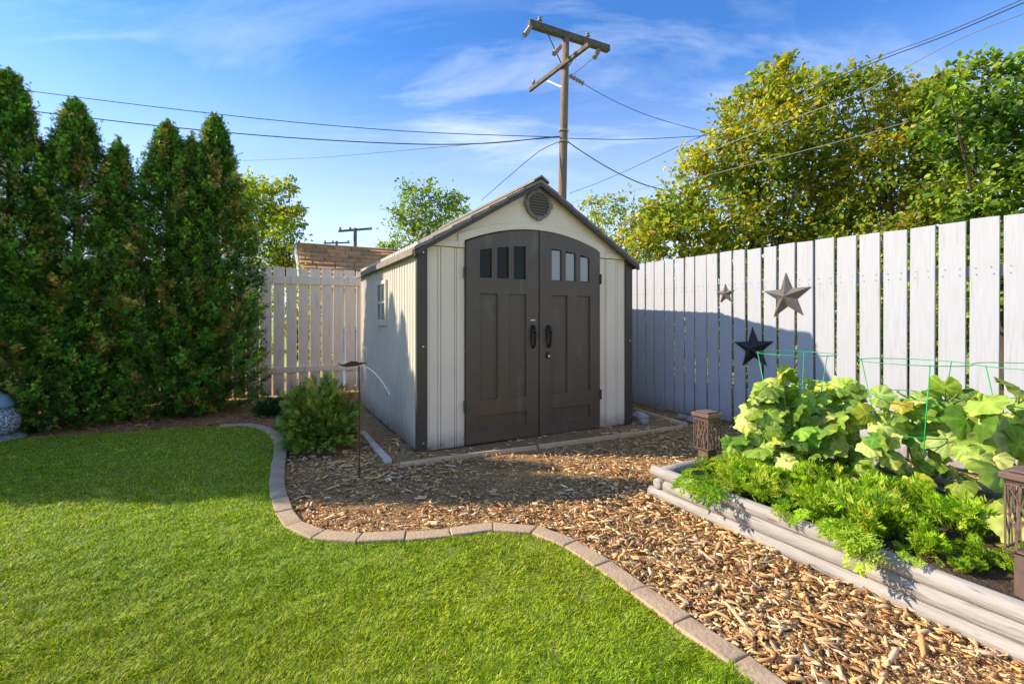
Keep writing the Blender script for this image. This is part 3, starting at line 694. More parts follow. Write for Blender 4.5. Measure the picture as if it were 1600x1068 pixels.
# ------------------------------------------------------------ cucumber plants
def cuke_template():
    nA = 44; tv = [(0, 0, 0)]; fac = [1.35]
    lobes = [0, 1.15, -1.15, 2.2, -2.2]
    for rr_, nm in ((.33, 0), (.68, 0), (1, 1)):
        for k in range(nA):
            t = -math.pi+2*math.pi*(k+.5)/nA
            rad = .62+.0*t
            rad = max([.78]+[L_*math.exp(-(((t-l+math.pi) % (2*math.pi)-math.pi)/w_)**2) for l, L_, w_ in ((0, 1.0, .5), (1.15, .90, .55), (-1.15, .90, .55), (2.2, .80, .6), (-2.2, .80, .6))])
            if abs(t) > 2.85: rad *= .45
            dt = min(abs((t-l+math.pi) % (2*math.pi)-math.pi) for l in lobes)
            x = math.sin(t)*rad*rr_; y = math.cos(t)*rad*rr_
            z = .10*rr_*min(dt/.5, 1)*(1 if rr_ < 1 else .8)-.22*rr_*rr_+(.045*math.sin(k*1.25)+.03*math.sin(k*.62+1) if nm else .02*math.sin(k*.9))
            if nm: x *= 1+.025*math.sin(k*2.4); y *= 1+.025*math.sin(k*2.4)
            tv.append((x, y, z)); fac.append(1.28 if dt < .12 else .93)
    tf = [(0, 1+k, 1+(k+1) % nA) for k in range(nA)]
    for r0 in (0, 1):
        for k in range(nA):
            a = 1+r0*nA+k; c = 1+r0*nA+(k+1) % nA; tf.append((a, a+nA, c+nA, c))
    return tv, tf, fac
CT, CF, CFac = cuke_template()
def cuke_plant(blobs, label, base, size):
    o = empty('cucumber_plant', label, 'cucumber plant', (0, 0, 0), 0, 'cucumber plants climbing the green cages')
    Pp = []; 
    for (u, v, r_, Z, n) in blobs:
        c = P(u, v, Z); rm = r_/737*Z
        for _ in range(int(n*(1.55 if u < 1350 else .95))):
            q = Vector(rng.normal(size=3)); q.normalize(); q *= rm*random.uniform(.35, 1.0); q.y *= 1.15; p = c+q
            if p.z > SOIL+.03: Pp.append((p, c, rm))
    T = np.array([p for p, _, _ in Pp]); n = len(T)
    out = np.array([(p-c) for p, c, _ in Pp]); out /= np.linalg.norm(out, axis=1, keepdims=True)+1e-6
    # blade direction hangs outward and down, normal tips to the light
    d = out*np.array([1, 1, .3])+np.array([0, -.25, -.45])+rng.normal(0, .45, (n, 3))
    up = np.tile(np.array([-.9, -.45, .9]), (n, 1))+rng.normal(0, .5, (n, 3))
    s_ = rng.uniform(.5, 1.2, n)*size
    R = frames(d, up=up)*s_[:, None, None]; R[:, :, 0] *= rng.uniform(.85, 1.1, n)[:, None]
    R[:, :, 2] *= rng.uniform(.5, 2.2, n)[:, None]
    col = pick([(.26, .38, .06), (.36, .48, .10), (.48, .58, .16), (.16, .28, .04), (.58, .64, .24)], n, .12)
    yl = (rng.uniform(size=n) < .09) & (s_ < size*.95); col[yl] = pick([(.55, .50, .06), (.48, .46, .05)], yl.sum(), .08)
    br = ((rng.uniform(size=n) < .03) & (s_ < size*.8)) | ((T[:, 2] < .3) & (rng.uniform(size=n) < .2) & (s_ < size*.9)); s_ = s_; col[br] = pick([(.33, .20, .10), (.4, .28, .15)], br.sum(), .1); 
    col = col*np.array([1.0, 1.02, .75])*np.exp(rng.normal(0, .12, (n, 1)))
    inst('leaves', CT, CF, R, T, np.clip(col, 0, 1), M['cuke'], o, tfac=CFac, jit=s_*.006, smooth=True)
    # stems and petioles
    b = MB(); bp = Vector(base)
    vines = []
    for (u, v, r_, Z, n_) in blobs:
        c = P(u, v, Z); m1 = bp.lerp(c, .5)+Vector((random.uniform(-.08, .08), random.uniform(-.05, .05), .08)); pts = [bp, bp.lerp(m1, .5)+Vector((0, 0, .03)), m1, m1.lerp(c, .5)+Vector((0, 0, .03)), c]; b.tube(pts, [.009, .008, .007, .006, .004], 6)
    for (p, c, rm) in Pp:
        if random.random() < .8:
            st = c.lerp(p, .25)+Vector((0, 0, -rm*.35)); md = st.lerp(p, .6)+Vector((0, 0, .02)); b.tube([st, md, p], [.0042, .0036, .003], 5)
    b.build('vines', M['stem'], o, smooth=True)
cuke_plant([(1212, 612, 26, 3.25, 12), (1262, 612, 32, 3.3, 14), (1312, 622, 30, 3.25, 12), (1185, 652, 34, 3.2, 14), (1240, 660, 44, 3.2, 24), (1296, 664, 42, 3.2, 20), (1158, 696, 24, 3.25, 9), (1205, 712, 42, 3.1, 18), (1270, 715, 48, 3.1, 22), (1325, 708, 32, 3.05, 12), (1345, 655, 16, 3.2, 4), (1222, 585, 8, 3.2, 2)],
           'cucumber plant with pale lobed leaves on the cage nearest the shed', (1.95, 3.2, SOIL), .094)
cuke_plant([(1385, 650, 34, 2.85, 10), (1430, 632, 28, 2.85, 9), (1478, 618, 26, 2.8, 8), (1375, 700, 34, 2.8, 9), (1440, 690, 36, 2.8, 10), (1475, 660, 34, 2.8, 10), (1420, 738, 26, 2.7, 6), (1480, 730, 30, 2.7, 6), (1350, 745, 22, 2.85, 5)],
           'thinner cucumber plant with bare vines and yellow leaves on the middle cage', (2.45, 2.8, SOIL), .100)
cuke_plant([(1530, 640, 30, 2.5, 7), (1590, 632, 32, 2.5, 8), (1540, 685, 34, 2.45, 6), (1600, 680, 36, 2.45, 7), (1545, 730, 38, 2.3, 5), (1650, 640, 40, 2.45, 9), (1650, 720, 45, 2.4, 9), (1590, 790, 30, 2.2, 3)],
           'cucumber plant with the largest broad leaves at the right edge', (2.72, 2.4, SOIL), .130)

# ------------------------------------------------------------ carrot greens
def frond_template():
    tv = []; tf = []; fac = []
    def tri(a, c, e): 
        k = len(tv); tv.extend([a, c, e]); tf.append((k, k+1, k+2)); fac.extend([.85, 1, 1.1])
    def curve(t): return (0, t*.9, .35*math.sin(t*2.0)-.25*t*t)
    for i in range(10):       # rachis
        a = curve(i/10); c = curve((i+1)/10); k = len(tv); w = .008; tv.extend([(a[0]-w, a[1], a[2]), (a[0]+w, a[1], a[2]), (c[0]+w, c[1], c[2]), (c[0]-w, c[1], c[2])]); tf.append((k, k+1, k+2, k+3)); fac.extend([.9]*4)
    for i in range(7):
        t = .40+.6*i/7; o_ = curve(t); ln = .34*(1.08-t)+.07
        for sg in (-1, 1):
            for j in range(5):
                q = (j+1)/5; px = o_[0]+sg*ln*q; py = o_[1]+ln*q*.55; pz = o_[2]-.06*q; lw = .050*(1.25-q)+.03
                for s2 in (-1, 1):
                    ex = (px+sg*lw*.9, py+s2*lw*1.4+lw*.6, pz+.02); tri((px-sg*.012, py, pz), (px+sg*.012, py+.012, pz), ex)
            k = len(tv); tv.extend([o_, (o_[0]+sg*ln, o_[1]+ln*.55, o_[2]-.06), (o_[0]+sg*ln*.98, o_[1]+ln*.55+.012, o_[2]-.06)]); tf.append((k, k+1, k+2)); fac.extend([.9, 1, 1])
    return tv, tf, fac
FT, FF, FFac = frond_template()
def carrots():
    bases = []
    while len(bases) < 185:
        x = random.uniform(.14, 2.5); y = random.uniform(.15, .88)
        if (x < .3 and y < .15) or (x > 1.2 and y < .22) or (x > 1.6 and y < .35): continue
        bases.append(BM @ Vector((x, y, SOIL)))
    T = []; d = []; S = []
    for p in bases:
        m = random.randint(6, 11); hh = random.choice([.09, .12, .14, .18, .22])*(1 if p.y > 2.2 else .75)
        for k in range(m):
            az = random.uniform(0, 6.283); ln = random.uniform(.2, .95); T.append(p); d.append((math.cos(az)*math.sin(ln), math.sin(az)*math.sin(ln), math.cos(ln))); S.append(hh*random.uniform(.7, 1.15))
    # long fronds flopping over the timber
    for (x0, w_, n_, s0) in ((.46, .05, 12, .27), (.95, .05, 6, .16), (1.27, .06, 13, .25), (1.08, .03, 4, .13), (1.43, .03, 4, .10)):
        for k in range(n_):
            p = BM @ Vector((x0+random.gauss(0, w_), random.uniform(.02, .09), .235)); T.append(p); out = (BM.to_3x3() @ Vector((random.gauss(.05, .35), -1, 0)))
            d.append((out.x, out.y, random.uniform(-.5, .15))); S.append(s0*random.uniform(.6, 1.1))
    T = np.array(T); d = np.array(d); S = np.array(S); n = len(T)
    h = np.stack([d[:, 0], d[:, 1], np.zeros(n)], 1); up = -h*0+np.array([0, 0, 1.0])+rng.normal(0, .25, (n, 3))
    R = frames(d, up=up)*S[:, None, None]
    col = pick([(.26, .42, .015), (.34, .50, .02), (.42, .56, .03), (.16, .30, .015), (.50, .60, .06)], n, .16)
    far = (T @ np.array([0, 1, 0])) > 2.85; col[far] *= np.array([1.15, 1.1, 1.2])
    o = inst('carrot_greens', FT, FF, R, T, np.clip(col, 0, 1), M['carrot'], tfac=FFac, jit=S*.016)
    tag(o, 'feathery bright green carrot tops filling the front of the raised bed and spilling over it', 'carrot greens', kind='stuff')
carrots()

# ------------------------------------------------------------ edging boards and stones by the shed
def plank(pts, w, h, name, label, m, cat='edging board', n=10):
    b = MB(); pts = [Vector(p) for p in pts]; o0 = pts[0].copy()
    for p, q in zip(pts, pts[1:]): b.bar(p-o0, q-o0, w, h)
    o = b.build(name, m, bevel=.004); o.location = o0; return tag(o, label, cat)
M['edge'] = mat('old_edging_wood', (.66, .47, .28), (.48, .34, .20), .85, 5, bump=.4, bscale=20)
M['edgewhite'] = mat('grey_edging_strip', (.70, .60, .48), (.52, .44, .36), .7, 5)
plank([G(625, 727, .02), G(730, 712, .02), G(838, 699, .02)], .024, .045, 'edging_board', 'thin pale wooden edging strip on the ground before the left door', M['edge'])
plank([G(842, 698, .022), G(960, 682, .022), G(1066, 667, .022)], .024, .045, 'edging_board', 'thin pale wooden edging strip on the ground before the right door', M['edge'])
e0, e1 = G(566, 676, .02), G(607, 721, .02)
for k, (a, c) in enumerate(((0, .30), (.31, .52), (.53, .80), (.82, 1))):
    plank([e0.lerp(e1, a), e0.lerp(e1, c)], .06, .04, 'edging_strip', ['whitish edging strip piece farthest back beside the shed wall', 'short whitish edging strip piece, second from the back beside the shed', 'long whitish edging strip piece, third from the back beside the shed', 'short whitish edging strip piece nearest the viewer beside the shed corner'][k], M['edgewhite'], 'edging strip')
plank([G(990, 640, .02), G(1072, 664, .02)], .05, .05, 'edging_board', 'weathered grey board lying along the foot of the white fence', M['edge'])
def rock(p, s, label, m, name='stone'):
    bm = bmesh.new(); bmesh.ops.create_icosphere(bm, subdivisions=3, radius=1)
    ph = random.uniform(0, 9)
    for v in bm.verts:
        c = v.co; k = 1+.16*math.sin(c.x*3+ph)*math.cos(c.y*4+ph)+.08*math.sin(c.z*7+ph*2)+.04*math.sin(c.x*13+c.y*11); v.co = Vector((c.x*s[0], c.y*s[1], c.z*s[2]))*k
    me = bpy.data.meshes.new(name); bm.to_mesh(me); bm.free(); o = link_mesh(name, me, m, None, True); o.location = p; o.rotation_euler = (0, 0, random.uniform(0, 3)); return tag(o, label, 'stone')
M['stone'] = mat('field_stone', (.36, .33, .31), (.20, .18, .17), .9, 9, bump=.6, bscale=40)
M['lstone'] = mat('light_stone', (.52, .47, .42), (.40, .35, .30), .9, 9, bump=.5, bscale=40)
for (u, v, s, lb, m) in [(1000, 655, .10, 'pale sandy stone block beside the right corner of the shed', 'lstone'), (1008, 662, .075, 'flat grey stone in front of the sandy block by the shed', 'stone'), (1085, 660, .09, 'grey stone at the end of the edging strip by the fence', 'stone'), (1068, 655, .07, 'small dark stone at the foot of the fence beside the grey one', 'stone'), (1150, 697, .10, 'grey stone half hidden behind the far lantern post', 'stone')]:
    rock(G(u, v, .0)+Vector((0, 0, s*.3)), (s, s*.8, s*.6), lb, M[m])

# ------------------------------------------------------------ garden stake ornament
st = G(561, 748); o = empty('garden_stake', 'rusty metal garden stake with bird figure and curved white rod beside the shed', 'garden ornament', st, 0)
b = MB(); b.tube([(0, 0, -.05), (.004, 0, .45), (0, 0, .855)], .0055, 8); b.build('rod', M['rust'], o)
b = MB(); s0 = 3.54/737
hp = [(-8, -3), (-2, 3), (6, 4), (16, 2), (30, -1), (38, 1), (28, -5), (20, -8), (6, -9), (-2, -7)]
b.tube([((u_-20)*s0*1.0, 0, .855-(v_-0)*s0) for u_, v_ in ((-14, -3), (-8, 0), (0, 1), (8, -1), (18, -1), (26, -3), (33, -2))], [.002, .006, .012, .016, .013, .007, .002], 10)
b.tube([((u_-20)*s0, -.02*abs(i-1), .86+i*.01) for i, u_ in enumerate((-2, 8, 20))], [.003, .014, .003], 8)
b.build('bird_figure', M['rust'], o, smooth=True)
M['whiterod'] = mat('white_rod', (.70, .66, .60), rough=.45)
b = MB(); pts = []
for i in range(18):
    t = i/17; u_ = -6+52*t; v_ = 568+40*t**1.9-4*math.sin(t*math.pi); pts.append((u_*s0, 0, .855-(v_-566)*s0))
b.tube(pts, .0055, 8); b.build('curved_rod', M['whiterod'], o, smooth=True)
b = MB(); e = Vector(pts[-1])
for k in range(6):
    t = k*math.pi/3; b.tube([e, e+Vector((.022*math.cos(t), .012*math.sin(t*2), .022*math.sin(t)))], [.006, .004], 6)
b.build('rod_tip', M['steel'], o)

# ------------------------------------------------------------ mosaic garden pot at the far left
M['bluegl'] = mat('blue_glaze', (.20, .30, .40), (.28, .40, .50), .3, 8); M['mosaic'] = mat('white_mosaic', (.62, .62, .62), (.16, .19, .22), .4, 55, lo=.46, hi=.49)
o = empty('garden_pot', 'blue and white speckled ceramic garden pot on flat stones at the left edge', 'garden pot', G(-14, 690), 0)
b = MB(); b.lathe([(.0, .07), (.17, .07), (.21, .16), (.20, .26), (.15, .33)], n=28); b.build('pot_body', M['mosaic'], o, smooth=True)
b = MB(); b.lathe([(.16, .331), (.165, .36), (.13, .44), (.06, .48), (0, .485)], n=28); b.build('pot_lid', M['bluegl'], o, smooth=True)
b = MB(); b.lathe([(.0, -.02), (.24, -.02), (.25, .03), (.19, .068), (0, .069)], n=14); b.build('stone_base', M['stone'], o)

# ------------------------------------------------------------ cedars
def thuja_template():
    tv = []; tf = []; fac = []
    def leaflet(p, dx, dy, dz, w):
        k = len(tv); L_ = math.hypot(dx, dy); nx_, ny_ = -dy/L_*w, dx/L_*w
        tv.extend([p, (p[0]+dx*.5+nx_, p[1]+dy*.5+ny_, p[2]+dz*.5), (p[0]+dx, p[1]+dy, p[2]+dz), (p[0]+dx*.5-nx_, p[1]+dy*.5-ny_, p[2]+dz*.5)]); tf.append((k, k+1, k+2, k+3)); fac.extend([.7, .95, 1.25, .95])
    leaflet((0, 0, 0), 0, 1.05, .0, .05)
    for i in range(3):
        t = .10+.25*i
        for sg in (-1, 1):
            L_ = .55*(1.15-t); leaflet((0, t, 0), sg*L_*.6, L_*.85, .10*sg-.05, .055)
    return tv, tf, fac
TT, TF, TFac = thuja_template()
def cedar(u, Z, vtop, r_, n, label, group, loc=None, height=None, seed=0, blades=.056, name='cedar_tree'):
    p = G(u, 0+498+1.2*737/Z) if loc is None else Vector(loc); H = 1.2+(498-vtop)/737*Z if height is None else height
    o = empty(name, label, 'cedar', (p.x, p.y, 0), 0, group)
    lr = np.random.default_rng(seed)
    b = MB(); b.tube([(0, 0, -.05), (.01, .01, H*.5), (0, 0, H*.96)], [.06, .04, .008], 8)
    for k in range(40):
        z = random.uniform(.15, .85)*H; az = random.uniform(0, 6.28); rr_ = r_*.6*(1-z/H)**.5; b.tube([(0, 0, z), (rr_*math.cos(az), rr_*math.sin(az), z+.25*rr_+.1)], [.012, .004], 5)
    b.build('trunk', M['bark'], o)
    # branches start inside the column, sweep out and up; each carries a spray cluster
    per = 30; nb = int(n/per*8)
    zb = lr.uniform(0, 1, nb)**.95; az = lr.uniform(0, 2*math.pi, nb)
    def prof(z): return np.minimum(1, 1.36*(1-z)**.68)*(.80+.20*np.minimum(1, z/.12))
    rb = r_*prof(zb)*(1+.10*np.sin(az*3+zb*9+seed)+.08*np.sin(az*5-zb*17+seed*2))*np.where(lr.uniform(size=nb) < .62, lr.uniform(.80, 1.05, nb), lr.uniform(.25, .75, nb))
    lift = np.where(zb > .78, 2.2, .75)+lr.normal(0, .15, nb)
    bd = np.stack([np.cos(az), np.sin(az), lift], 1); bd /= np.linalg.norm(bd, axis=1, keepdims=True)
    bl_ = lr.uniform(.12, .30, nb)*(.6+.4*prof(zb))
    tipp = np.stack([rb*np.cos(az), rb*np.sin(az), .04+zb*H*.95], 1)
    t = np.tile(np.linspace(0, 1, per), nb); I = np.repeat(np.arange(nb), per)
    T = tipp[I]+bd[I]*((t-.55)*bl_[I])[:, None]+lr.normal(0, .019, (nb*per, 3)); T[:, 2] = np.maximum(T[:, 2], .03)
    ns = 46; zs = lr.uniform(.30, .93, ns); azs = lr.uniform(0, 2*math.pi, ns); rs = r_*prof(zs)*lr.uniform(.8, 1.0, ns); q_ = 16
    J = np.repeat(np.arange(ns), q_); tt = np.tile(np.linspace(0, 1, q_), ns); ls = lr.uniform(.14, .36, ns)
    T3 = np.stack([rs[J]*np.cos(azs[J])*(1+.25*tt), rs[J]*np.sin(azs[J])*(1+.25*tt), .04+zs[J]*H*.95+tt*ls[J]], 1)+lr.normal(0, .016, (ns*q_, 3))*(1.3-tt)[:, None]
    if True:      # wispy leaders at the top
        m = 420; hz_ = lr.uniform(0, 1, m); lx_ = lr.choice([-.10, 0, .09], m, p=[.2, .6, .2]); T2 = np.stack([lx_+lr.normal(0, .03, m)*(1.2-hz_), lr.normal(0, .035, m)*(1.2-hz_), H*.86+hz_*(.48-abs(lx_)*1.6)], 1)
    out = np.stack([np.cos(az), np.sin(az), np.zeros(nb)], 1)[I]
    d = bd[I]*.8+lr.normal(0, .42, (nb*per, 3)); d[:, 2] -= .15
    up = np.cross(out, np.array([0, 0, 1.0]))*lr.normal(0, .7, (nb, 1))[I]+out*.35+np.array([0, 0, .55])+lr.normal(0, .3, (nb*per, 3))
    s_ = lr.uniform(.55, 1.15, nb*per)*blades*np.where(t > .9, .8, 1)
    R = frames(d, up=up)*s_[:, None, None]
    colb = pick([(.06, .17, .016), (.10, .24, .020), (.19, .36, .028), (.035, .11, .014), (.13, .22, .03), (.03, .08, .012)], nb, .38)
    br = (np.sin(az*2.3+zb*14+seed*3)+np.sin(az*5.1-zb*9+seed)) > 1.0; br &= lr.uniform(size=nb) < .55; br |= lr.uniform(size=nb) < .06
    colb[br] = pick([(.36, .20, .04), (.34, .26, .05), (.22, .24, .04), (.50, .38, .07)], br.sum(), .25)
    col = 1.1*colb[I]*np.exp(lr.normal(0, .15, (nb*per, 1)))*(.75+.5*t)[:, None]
    d2 = np.stack([lr.normal(0, .3, len(T2)), lr.normal(0, .3, len(T2)), np.ones(len(T2))], 1); R2 = frames(d2, up=lr.normal(size=(len(T2), 3)))*(lr.uniform(.5, .9, len(T2))*blades)[:, None, None]
    d3 = np.stack([lr.normal(0, .4, len(T3)), lr.normal(0, .4, len(T3)), np.ones(len(T3))], 1); R3 = frames(d3, up=lr.normal(size=(len(T3), 3)))*(lr.uniform(.5, .95, len(T3))*blades)[:, None, None]
    T = np.concatenate([T, T2, T3]); R = np.concatenate([R, R2, R3]); col = np.concatenate([col, pick([(.12, .26, .04), (.18, .28, .05)], len(T2), .2), pick([(.10, .24, .03), (.16, .32, .04), (.30, .26, .05)], len(T3), .3)])
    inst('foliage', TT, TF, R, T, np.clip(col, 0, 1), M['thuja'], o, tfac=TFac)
    return o
gT = 'tall cedars in a row in front of the rear fence'
cedar(337, 6.15, 170, .54, 6500, 'tall green cedar nearest the shed, right end of the row', gT, seed=1)
cedar(300, 6.0, 205, .34, 3000, 'slim cedar top squeezed between the two right hand cedars', gT, seed=2)
cedar(262, 5.85, 182, .56, 6500, 'bushy cedar second from the right end of the row', gT, seed=3)
cedar(185, 5.6, 215, .36, 3200, 'short cedar leader just right of the tallest middle cedar', gT, seed=4)
cedar(118, 5.35, 148, .60, 7500, 'broad cedar in the middle of the left hand group with pointed top', gT, seed=5)
cedar(14, 5.0, 98, .55, 7000, 'tall cedar standing at the left edge of the photo', gT, seed=6)
cedar(-95, 4.75, 110, .55, 4500, 'cedar just outside the left edge beside the pot', gT, seed=7)
cedar(0, 0, 0, .6, 2600, 'outer cedar second beyond the left edge', gT, loc=(-6.5, 4.3, 0), height=4.3, seed=8, blades=.085)
cedar(0, 0, 0, .6, 2600, 'outer cedar third beyond the left edge', gT, loc=(-7.3, 3.95, 0), height=5.35, seed=9, blades=.085)
cedar(0, 0, 0, .6, 2600, 'outer cedar fourth and last beyond the left edge', gT, loc=(-8.1, 3.85, 0), height=5.6, seed=10, blades=.085)

# globe shrub beside the shed
def shrub(u, v, w_, h_, n, label, blades, cols, name='shrub'):
    p = G(u, v); o = empty(name, label, 'shrub', p, 0)
    b = MB()
    for k in range(26):
        az = random.uniform(0, 6.28); e_ = random.uniform(.2, 1.2); L_ = random.uniform(.5, .9); b.tube([(0, 0, -.02), (w_*.5*L_*math.cos(az)*math.sin(e_)*.6, w_*.5*L_*math.sin(az)*math.sin(e_)*.6, h_*.4*L_), (w_*.9*L_*math.cos(az)*math.sin(e_)*.5, w_*.9*L_*math.sin(az)*math.sin(e_)*.5, h_*.85*L_*math.cos(e_*.5))], [.008, .006, .003], 5)
    b.build('stems', M['bark'], o)
    q = rng.normal(size=(n, 3)); q /= np.linalg.norm(q, axis=1, keepdims=True); q[:, 2] = np.abs(q[:, 2])*1.3-.45
    q *= (1+.13*np.sin(q[:, 0]*7+1)*np.sin(q[:, 1]*6+2)+.1*np.sin(q[:, 2]*11+q[:, 0]*9))[:, None]
    rr_ = rng.uniform(.25, 1.12, n)**.6; T = q*rr_[:, None]*np.array([w_, w_*.9, h_*.62])+np.array([0, 0, h_*.42]); T[:, 2] = np.maximum(T[:, 2], .03)
    nc = max(12, n//45); ci = rng.integers(0, nc, n); qc = q[:nc]/np.linalg.norm(q[:nc], axis=1, keepdims=True); tc_ = rng.uniform(.55, 1.18, nc)[:, None]*qc*np.array([w_, w_*.9, h_*.62])+np.array([0, 0, h_*.42])
    sel = rng.uniform(size=n) < .7; along = rng.uniform(-.8, .6, n)[:, None]*(qc[ci]+np.array([0, 0, .6]))*.11
    T[sel] = (tc_[ci]+along+rng.normal(0, .018, (n, 3)))[sel]; T[:, 2] = np.maximum(T[:, 2], .03); q = np.where(sel[:, None], qc[ci], q)
    d = q+np.array([0, 0, .45])+rng.normal(0, .4, (n, 3)); up = np.array([0, -.2, 1.0])+rng.normal(0, .5, (n, 3)); s_ = rng.uniform(.6, 1.2, n)*blades
    inst('foliage', TT, TF, frames(d, up=up)*s_[:, None, None], T, pick(cols, n, .2), M['thuja'], o, tfac=TFac); return o
shrub(499, 702, .27, .50, 6000, 'round green globe shrub between the lawn edging and the shed', .085, [(.14, .25, .03), (.20, .32, .035), (.28, .36, .05), (.07, .14, .02), (.40, .38, .07)])
shrub(434, 648, .22, .16, 1800, 'low dark green spreading shrub beside the last cedar', .07, [(.03, .08, .02), (.04, .11, .02)])

# ------------------------------------------------------------ deciduous trees beyond the fences
LT = [(0, 0, 0), (-.30, .35, .05), (-.22, .75, .02), (0, 1, -.10), (.22, .75, .02), (.30, .35, .05), (0, .5, -.06)]
LF = [(0, 6, 1), (1, 6, 2), (2, 6, 3), (3, 6, 4), (4, 6, 5), (5, 6, 0)]
LT2 = [(0, 0, 0), (-.30, .45, .07), (0, 1, -.06), (.30, .45, .07)]; LF2 = [(0, 2, 1), (0, 3, 2)]
def tree(trunk, blobs, pal, leaf, dens, label, cat='tree', name='leafy_tree', group=None, twig=.30, lod=False):
    base = Vector(trunk); o = empty(name, label, cat, base, 0, group)
    b = MB(); T = []; d = []; top = sum((bl[0] for bl in blobs), Vector())/len(blobs)
    hub = Vector((base.x*.7+top.x*.3, base.y*.7+top.y*.3, max(.8, min(bl[0].z for bl in blobs)*.9)))
    tr = .04+.012*len(blobs)**.5
    b.tube([Vector((0, 0, -.1)), (hub-base)*.5+Vector((.04, 0, 0)), hub-base], [tr*1.3, tr, tr*.8], 9)
    for (c, r_) in blobs:
        m1 = hub.lerp(c, .5)+Vector((random.gauss(0, .15), random.gauss(0, .15), random.uniform(-.1, .2)))
        b.tube([hub-base, m1-base, c-base], [tr*.26, tr*.16, tr*.06], 6)
        nt_ = max(6, int(dens*r_*r_*34+4))
        for _ in range(nt_):
            q = Vector(rng.normal(size=3)).normalized(); s0 = c+q*r_*random.random()**.6*.8
            if s0.z < .05: continue
            dd = (q*.8+Vector((0, 0, .5))+Vector(rng.normal(0, .5, 3))).normalized(); L_ = r_*twig*random.choice([.8, 1, 1.3, 1.7, 2.6])
            e_ = s0+dd*L_
            if random.random() < .16: b.tube([c.lerp(s0, .3)-base, s0-base, e_-base], [.008, .006, .003], 4, cap=False)
            k = random.randint(6, 10)
            for j in range(k):
                t = (j+1)/k; p = s0.lerp(e_, t)+Vector(rng.normal(0, leaf*.35, 3)); T.append(p); v_ = dd*.6+Vector(rng.normal(0, .7, 3))+Vector((0, 0, -.35)); d.append(v_)
    b.build('trunk', M['bark'], o)
    T = np.array(T)-np.array(base); d = np.array(d); n = len(T)
    up = np.array([-.4, -.2, .8])+rng.normal(0, .6, (n, 3)); s_ = rng.uniform(.55, 1.3, n)*leaf
    k_ = smooth_noise(T[:, 0]+T[:, 1]*.5, T[:, 2], 4.0, 77)
    inst('crown', LT2 if lod else LT, LF2 if lod else LF, frames(d, up=up)*s_[:, None, None], T, np.clip(pick(pal, n, .22)*np.stack([1+.5*k_, 1+.22*k_, 1-.1*k_], 1), 0, 1), M['leaf'], o)
    return n
def bl(items, Z0, jit=.6):
    out = []
    for it in items:
        u, v, r_ = it[:3]; Z = (it[3] if len(it) > 3 else Z0)+random.uniform(-jit, jit); out.append((P(u, v, Z), r_/737*Z))
    return out
GY = [(.34, .42, .03), (.46, .48, .035), (.58, .52, .04), (.24, .36, .03), (.42, .40, .04), (.16, .27, .025), (.50, .40, .05), (.28, .40, .03)]
OL = [(.28, .34, .03), (.36, .40, .04), (.46, .42, .05), (.18, .27, .025), (.44, .32, .06), (.30, .38, .04), (.20, .30, .03)]
DG = [(.13, .24, .025), (.19, .33, .03), (.27, .41, .04), (.09, .17, .02), (.34, .44, .06)]
lg = 'leafy trees beyond the white fence'
nn = 0
nn += tree((4.3, 8.2, 0), bl([(1232, 95, 14), (1236, 125, 28), (1205, 120, 25), (1185, 155, 38), (1150, 160, 22), (1145, 205, 42), (1240, 165, 50), (1290, 135, 30), (1200, 220, 60), (1270, 220, 60), (1085, 265, 40), (1130, 270, 55), (1190, 290, 60), (1260, 290, 60), (1070, 320, 45), (1055, 365, 45), (1120, 350, 60), (1190, 360, 60), (1260, 360, 60), (1330, 210, 50), (1320, 290, 60), (1320, 350, 60), (1035, 335, 34), (1015, 375, 38), (1110, 420, 70), (1220, 430, 80), (1320, 420, 80), (1150, 520, 80), (1290, 520, 90), (1050, 480, 60)], 8.2), GY, .088, 12, 'large yellow-green tree with pointed top beyond the white fence', group=lg)
nn += tree((6.4, 7.6, 0), bl([(1340, 130, 30), (1375, 128, 32), (1470, 140, 26), (1475, 185, 45), (1490, 240, 60), (1455, 170, 40), (1300, 150, 30), (1410, 150, 34), (1445, 150, 34), (1385, 190, 50), (1440, 210, 55), (1380, 260, 60), (1450, 280, 60), (1390, 330, 60), (1460, 340, 60), (1400, 400, 70), (1480, 400, 70), (1400, 500, 90), (1520, 500, 90)], 7.6), OL, .085, 12, 'olive and rust tinged tree between the yellow-green and dark green ones', group=lg)
nn += tree((6.3, 6.0, 0), bl([(1462, 150, 22), (1482, 135, 26), (1500, 120, 28), (1470, 200, 40), (1535, 115, 26), (1565, 105, 28), (1600, 110, 32), (1520, 170, 45), (1575, 165, 50), (1500, 220, 50), (1560, 230, 60), (1620, 200, 70), (1490, 280, 48), (1550, 300, 60), (1610, 300, 70), (1500, 340, 45), (1580, 360, 60), (1660, 160, 80), (1680, 280, 90), (1600, 430, 90), (1480, 440, 70)], 6.0, .4), DG, .092, 8, 'dark green broad-leaved tree at the right edge beyond the fence', group=lg)
nn += tree((2.3, 10.5, 0), bl([(925, 320, 15), (945, 335, 22), (965, 318, 14), (985, 345, 22), (1010, 335, 16), (940, 370, 28), (980, 380, 32), (1020, 375, 32), (950, 420, 40), (1010, 430, 45), (1000, 500, 55), (930, 480, 40)], 10.5), GY, .085, 9.0, 'smaller airy yellow-green tree behind the right eave of the shed', group=lg, twig=.6)
